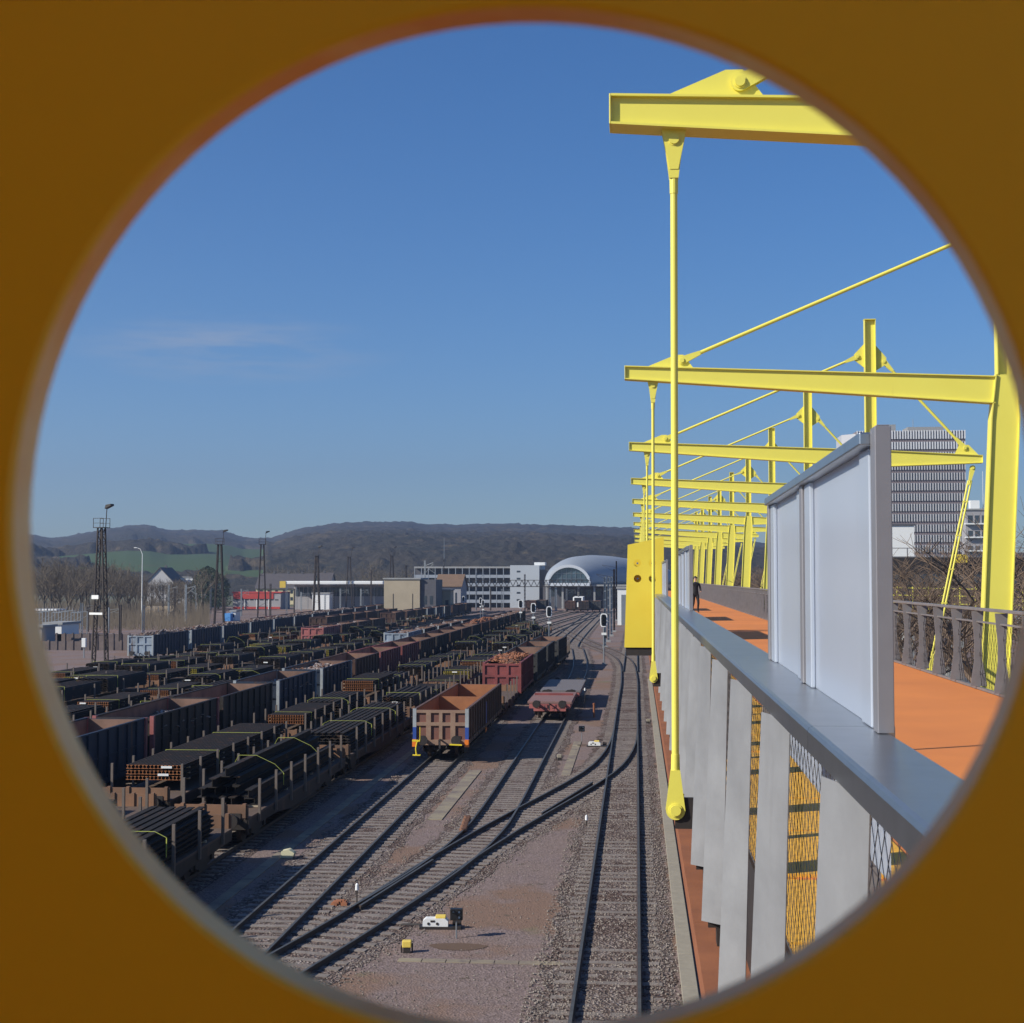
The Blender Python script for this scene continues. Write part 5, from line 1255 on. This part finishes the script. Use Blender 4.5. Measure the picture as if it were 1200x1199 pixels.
# viaduct with yellow sign, yellow railing
Y = 150; a = at(1030, 651, Y); r = thing('viaduct', 'dark road viaduct crossing behind the bare trees at right', 'viaduct', (a.x, Y, 0)); m = MB(); m.box(-3, 60, 0, 8, a.z - 1.9, a.z - .2); m.build('deck', DARKS, r)
m = MB(); m.box(-3, 60, .0, .1, a.z - .2, a.z - .1)
for i in range(22): m.box(-3 + i * 2.9, -2.9 + i * 2.9, 0, .1, a.z - .2, a.z + .7)
m.box(-3, 60, .0, .1, a.z + .7, a.z + .78); m.build('parapet_rail', RAILP, r)
for i in range(4): m = MB(); m.box(3 + i * 15, 4 + i * 15, 3, 5, 0, a.z - 1.9); m.build('pier', CONCG, r)
p = at(1125, 651, Y); r = thing('road_sign', 'yellow rectangular road sign on the viaduct behind the slanting yellow rods', 'road sign', (p.x, Y - .3, p.z)); m = MB(); m.box(-.65, .65, -.05, 0, -.75, .1); m.build('panel', mat('sign_yellow', (.85, .62, .02), .5), r); m = MB(); m.box(-.9, -.8, .06, .12, -2.0, 0); m.box(-.78, .5, .001, .05, -.5, -.4); m.build('bracket', DARKS, r)
Y = 92; a = at(1035, 688, Y); b = at(1200, 691, Y); r = thing('yellow_railing', 'yellow posts and rails of the side ramp glimpsed through the bare trees at right', 'railing', (a.x, Y, 0)); W_ = 16; m = MB()
for zz in (0, -.45, -.95): m.bar((-2, 0, a.z + zz), (W_, 0, a.z + zz - .3), .05, .06)
m.build('rails', YEL, r)
for i in range(20): m = MB(); x = -2 + i * .95; m.bar((x, 0, a.z + .02), (x, 0, a.z - 1.8), .06, .06); m.build('post', YEL, r)
m = MB(); m.box(-2, W_, -.2, 2.2, a.z - 2.2, a.z - 1.8); m.build('deck', CONCG, r)
m = MB(); m.box(4, 5, .5, 1.5, 0, a.z - 2.2); m.box(12, 13, .5, 1.5, 0, a.z - 2.2); m.build('pier', CONCG, r)
m = MB(); m.box(13, 90, 30, 150, -.03, .02); m.build('car_park', mat('grey_asphalt', (.15, .15, .155), .9, var=(.5, 1, (.11, .11, .115))), kind='structure')

# ------------------------------------------------------------------ trees
def bare_tree(name, h, seed, mats, spread=.5, dens=4, twigs=True, trunk=.55, up=.55, rad=.022):
    r = random.Random(seed); tr = MB(); cr = MB()
    def grow(p, d, l, rad_, lev):
        n = 3 if lev < 2 else 2; q = p
        for i in range(n):
            d2 = (d + Vector((r.uniform(-.18, .18), r.uniform(-.18, .18), .06))).normalized(); q2 = q + d2 * l / n
            r0 = rad_ * (1 - .35 * i / n); r1 = rad_ * (1 - .35 * (i + 1) / n)
            (tr if lev < 1 else cr).tube(q, q2, r0, r1, 6 if lev < 2 else 3, caps=False); q = q2; d = d2
            if lev > 0 and lev < dens:
                for k_ in range(1 if lev < 3 or dens > 4 else 2):
                    a = r.uniform(0, 2 * pi); s = Vector((cos(a), sin(a), r.uniform(-.1, .7))).normalized()
                    grow(q, (d * .45 + s * .75).normalized(), l * r.uniform(.42, .68), max(.007 if dens > 4 else .012, rad_ * .42), lev + 1)
        if lev < dens:
            for k_ in range(4 if lev == 0 else 2):
                a = r.uniform(0, 2 * pi) if lev else k_ * pi / 2 + r.uniform(-.4, .4); s = Vector((cos(a), sin(a), 0))
                grow(q, (d * up + s * spread).normalized(), l * r.uniform(.6, .85) * (.9 if lev else .55 / trunk), rad_ * .58, lev + 1)
    grow(Vector((0, 0, 0)), Vector((0, 0, 1)), h * trunk * .62, h * rad, 0)
    o = thing(name, '', 'tree'); tr.build('trunk', mats[0], o, fix=False, smooth=True); cr.build('crown', mats[1], o, fix=False); return o
rnd = random.Random(3)
near = [bare_tree('bare_tree', 10.5, s, (BARK, TWIG), .62, 5, trunk=.5, rad=.015) for s in (11, 12, 13)]
used = set()
NT = []
y = 46
for i in range(24):
    NT.append((13.4 + rnd.uniform(-1.2, 2.0) + (0 if i % 2 else 4.5), y)); y += 7.4 + rnd.uniform(-1, 1)
for i, (x, yy) in enumerate(NT):
    k_ = i % 3; o = near[k_] if k_ not in used else copy_tree(near[k_]); used.add(k_)
    place(o, (x, yy, 0), ['bare knotty tree', 'leafless tree with spreading limbs', 'slender leafless tree'][k_] + f' beyond the right railing, {(ORD + ["twenty-" + q for q in ORD])[i]} along the row', rnd.uniform(0, 6), 'bare trees beyond the bridge'); o.scale = [rnd.uniform(1.15, 1.4)] * 3
far = [bare_tree('bare_tree', 13, s, (BARK, TWIGF), .45, 4, trunk=.45, up=.9, rad=.014) for s in (21, 22, 23, 24)]
used = set(); n = 0; FT = []
for i in range(95):
    px = rnd.uniform(28, 240); Y = rnd.uniform(300, 460); FT.append((px, Y, rnd.uniform(.85, 1.35)))
for i in range(26): FT.append((rnd.uniform(270, 480), rnd.uniform(560, 680), rnd.uniform(1.0, 1.5)))
for i in range(12): FT.append((rnd.uniform(540, 640), rnd.uniform(500, 560), rnd.uniform(.4, .6)))
for i in range(14): FT.append((rnd.uniform(850, 1180), rnd.uniform(180, 270), rnd.uniform(.8, 1.1)))
for i, (px, Y, s) in enumerate(FT):
    if 165 < px < 232 and Y < 480 and s > .95: s = .85
    k_ = i % 4; o = far[k_] if k_ not in used else copy_tree(far[k_]); used.add(k_); x = at(px, 680, Y).x
    g_ = 'wood' if px < 240 else ('hill' if px < 500 else ('low' if px < 700 else 'right'))
    place(o, (x, Y, 0), {'wood': 'pale bare tree in the wood beyond the yard at left', 'hill': 'tall bare tree behind the slate-roofed house and canopy', 'low': 'small bare tree before the parking deck', 'right': 'bare tree far behind the right railing'}[g_], rnd.uniform(0, 6), {'wood': 'bare trees of the left wood', 'hill': 'bare trees behind the canopy', 'low': 'small bare trees by the parking deck', 'right': 'bare trees far right'}[g_])
    o.scale = (s, s, s)
def bushy(h, seed, m_):
    r = random.Random(seed); o = thing('evergreen_tree', '', 'tree'); t_ = MB(); t_.tube((0, 0, 0), (0, 0, h * .8), h * .03, h * .01, 8); t_.build('trunk', BARK, o); c = MB()
    for i in range(2600):
        a = r.uniform(0, 2 * pi); z = r.uniform(.08, 1); rr = h * .36 * sin(pi * min(1, z * .9 + .1)) ** .6 * (r.uniform(.35, 1) ** .5) * (1 + .25 * sin(3 * a + z * 7))
        p = Vector((cos(a) * rr, sin(a) * rr, z * h)); u_ = Vector((r.uniform(-1, 1), r.uniform(-1, 1), r.uniform(-1, 1))).normalized() * h * .028; v_ = Vector((r.uniform(-1, 1), r.uniform(-1, 1), r.uniform(-1, 1))).normalized() * h * .028
        c.add([p - u_, p + v_, p + u_], [(0, 1, 2)])
    c.build('crown', m_, o, fix=False); return o
e0 = bushy(11, 5, LEAF)
for i, (px, Y, s) in enumerate([(236, 430, 1.0), (247, 425, 1.15), (256, 440, 1.0), (243, 445, 1.2)]):
    o = e0 if i == 0 else copy_tree(e0); place(o, (at(px, 690, Y).x, Y, 0), ['dark rounded evergreen, leftmost of the clump behind the second mast', 'tallest near dark evergreen of the clump behind the second mast', 'dark evergreen at the right end of the clump', 'dark evergreen at the back of the clump'][i], i, 'dark evergreens by the second mast'); o.scale = (s,) * 3
# brush along the wood
b_ = MB(); rr = random.Random(9)
for i in range(9000):
    px = rr.uniform(22, 245); Y = rr.uniform(262, 470); x = at(px, 700, Y).x; h = rr.uniform(1.0, 4.5); dx, dy = rr.uniform(-.8, .8), rr.uniform(-.5, .5)
    b_.add([(x - .06, Y, 0), (x + .06, Y, 0), (x + dx, Y + dy, h)], [(0, 1, 2)])
tag(b_.build('undergrowth', TWIGF, fix=False), 'pale bare undergrowth at the foot of the left wood', 'undergrowth', kind='stuff')
# boundary wall at left
for k_, (ya, yb, dy, dx) in enumerate([(742, 0, 186, 0), (754, 0, 176, 0)]):
    m = MB(); Y = 215 if k_ == 0 else 190; a = at(20, 700, Y); b = at(152, 700, Y); h = at(80, 744 if k_ == 0 else 752, Y).z
    for i in range(14):
        x0 = a.x + (b.x - a.x) * i / 14; x1 = a.x + (b.x - a.x) * (i + 1) / 14; m.box(x0 + .05, x1 - .05, Y, Y + .15, 0, max(1.2, h)); m.box(x1 - .12, x1 + .12, Y - .1, Y + .2, 0, max(1.2, h) + .15)
    tag(m.build('boundary_wall', mat('old_wall', (.17, .13, .115), .9, var=(.6, 1.2, (.10, .08, .08)))), ['long low brownish panel wall behind the nearest mast', 'nearer low brownish panel wall at the left yard edge'][k_], 'wall')
r = thing('cabinet', 'small pale cabinet on a post between the nearest mast and the blue wagons', 'cabinet', (at(98.5, 760, 172).x, 172, 0)); m = MB(); m.box(-.25, .25, -.2, .2, 1.3, 2.4); m.build('box', WHITE, r, bev=.03); m = MB(); m.box(-.06, .06, -.06, .06, 0, 1.3); m.build('post', GRAYP, r)
# switchgear frames in the left substation
for i in range(8):
    r = thing('switchgear_frame', 'grey switchgear frame in the substation beside the bare wood at left', 'switchgear', (at(44 + i * 7.5, 730, 225 + (i % 3) * 6).x, 225 + (i % 3) * 6, 0), 0, 'switchgear frames of the left substation'); m = MB()
    for a in (-.8, .8): m.bar((a, 0, 0), (a, 0, 4.2), .12, .12)
    m.bar((-.9, 0, 4.2), (.9, 0, 4.2), .12, .12); m.bar((-.8, 0, 2.6), (.8, 0, 3.6), .06, .06); m.build('frame', GRAYP, r)
    for a in (-.5, 0, .5): m = MB(); m.tube((a, 0, 4.26), (a, 0, 4.9), .08, .05, n=8); m.build('insulator', RAILP, r)

# ------------------------------------------------------------------ hills
SIL = [(-400, 630), (-150, 626), (-40, 624), (30, 624), (60, 629), (85, 625), (110, 620), (150, 614), (175, 614), (195, 620), (215, 621), (240, 621), (262, 623), (285, 630), (320, 631), (345, 622), (370, 617), (400, 613), (430, 612), (480, 612), (500, 615), (540, 616), (590, 614), (640, 615), (700, 617), (760, 620), (850, 632), (960, 645), (1100, 652), (1300, 655), (1700, 660)]
def sil(px):
    for (a, b), (c, d) in zip(SIL[:-1], SIL[1:]):
        if a <= px <= c: return b + (d - b) * (px - a) / (c - a)
    return 640
def smooth(t_): t_ = max(0, min(1, t_)); return t_ * t_ * (3 - 2 * t_)
m = MB(); NA, NR = 640, 150; R0_, R1_ = 760, 3100; px0, px1 = -380, 1660; grid = []
for i in range(NA + 1):
    px = px0 + (px1 - px0) * i / NA; tn = az_tan(px); H1 = (677.5 - sil(px)) / F * R1_ + CZ - 15
    for j in range(NR + 1):
        s = j / NR; Y = R0_ + (R1_ - R0_) * s ** 1.3; X = Y * tn; sr = (Y - R0_) / (R1_ - R0_)
        # foothill then main ridge
        z = CZ * smooth(sr * 8) + (H1 - CZ) * (.40 * smooth(sr / .34) + .60 * smooth((sr - .30) / .70))
        z += 6 * noise.noise(Vector((X / 260, Y / 260, 1.7))) * smooth(sr * 4)
        hz = (z - CZ) / Y * F     # apparent height class decides the land cover bands
        f1 = noise.noise(Vector((X / 420, Y / 420, 5.1))); f2 = noise.noise(Vector((X / 130, Y / 130, 9.3)))
        left = smooth((340 - px) / 60)
        field = left * (1 if (.05 < sr + f1 * .08 < .50) else 0)
        if f2 > .33 and sr > .10: field = 0
        if px > 340 and .22 < sr + f1 * .1 < .29 and 480 < px < 570: field = 1
        cover = 0 if field > .5 else 1
        if cover and sr > .02:
            z += (5.5 * abs(noise.noise(Vector((X / 26, Y / 26, 0)))) + 4.0 * abs(noise.noise(Vector((X / 9, Y / 9, 3)))) + 5) * smooth(sr * 12)
        if j == NR: z -= 30
        m.v.append((X, Y, z)); grid.append(1 - cover)
for i in range(NA):
    for j in range(NR):
        a = i * (NR + 1) + j; m.f.append((a, a + NR + 1, a + NR + 2, a + 1))
        g_ = grid[a] + grid[a + 1] + grid[a + NR + 1] + grid[a + NR + 2]
        m.m.append(1 if g_ >= 4 else 0)
FOREST = mat('hill_forest', (.060, .050, .038), 1, var=(.012, 1.5, (.034, .035, .030)), rust=(.03, .56, (.095, .075, .050)), spec=.05, bump=(.22, .8, 3))
MEADOW = mat('hill_meadow', (.060, .088, .040), .95, var=(.006, 1.4, (.060, .095, .035)), rust=(.012, .60, (.09, .08, .05)), spec=.1)
m.build('hills', [FOREST, MEADOW], fix=False, smooth=True, kind='structure')
# houses scattered on the hill
rr = random.Random(31); HP = [(297, 654, 1500, 'white farmhouse with long roof high on the hill slope'), (314, 653, 1500, 'white barn beside the white farmhouse on the hill'), (283, 657, 1480, 'grey house left of the white farmhouse on the hill')]
cols = [('white-walled', WHITE), ('cream', CREAM), ('grey', GREYW)]
for i, px in enumerate((500, 508, 517, 526, 533, 541, 548, 556, 565)): HP.append((px, 661 - (i % 3), 1150 + 20 * (i % 4), f'tiny {["white", "cream", "grey"][i % 3]} village house at the hill foot, {ORD[i]} from the left'))
for px, py, Y, l in HP:
    p = at(px, py, Y); wd = 11 if 'village' in l else 15; r = thing('village_house', l, 'house', (p.x, Y, p.z - 9), rr.uniform(-.4, .4), 'houses on the hill'); m = MB(); m.box(-wd / 2, wd / 2, 0, 9, 0, 9); m.build('wall', WHITE if 'white' in l else (CREAM if 'cream' in l else GREYW), r)
    m = MB(); m.prism([(-.6, 8.8), (4.5, 12.2), (9.6, 8.8)], 'x', -wd / 2 - .5, wd / 2 + .5); m.build('roof', mat('tile_roof', (.28, .09, .05), .8) if rr.random() < .5 else ROOFD, r)

# ------------------------------------------------------------------ haze
m = MB(); m.box(-3300, 3300, -260, 4200, -1.2, 330)
hz = m.build('haze', mat('dummy', (.5, .5, .5)), kind='stuff'); hm = bpy.data.materials.new('haze_air'); t = nt(hm)
vo = t.nodes.new('ShaderNodeVolumePrincipled'); ou = t.nodes.new('ShaderNodeOutputMaterial'); vo.inputs['Color'].default_value = (.44, .56, .80, 1); vo.inputs['Density'].default_value = .00023; vo.inputs['Anisotropy'].default_value = .3
t.links.new(vo.outputs[0], ou.inputs['Volume']); hz.data.materials.clear(); hz.data.materials.append(hm)
hz['label'] = 'thin bluish haze lying over the whole valley'
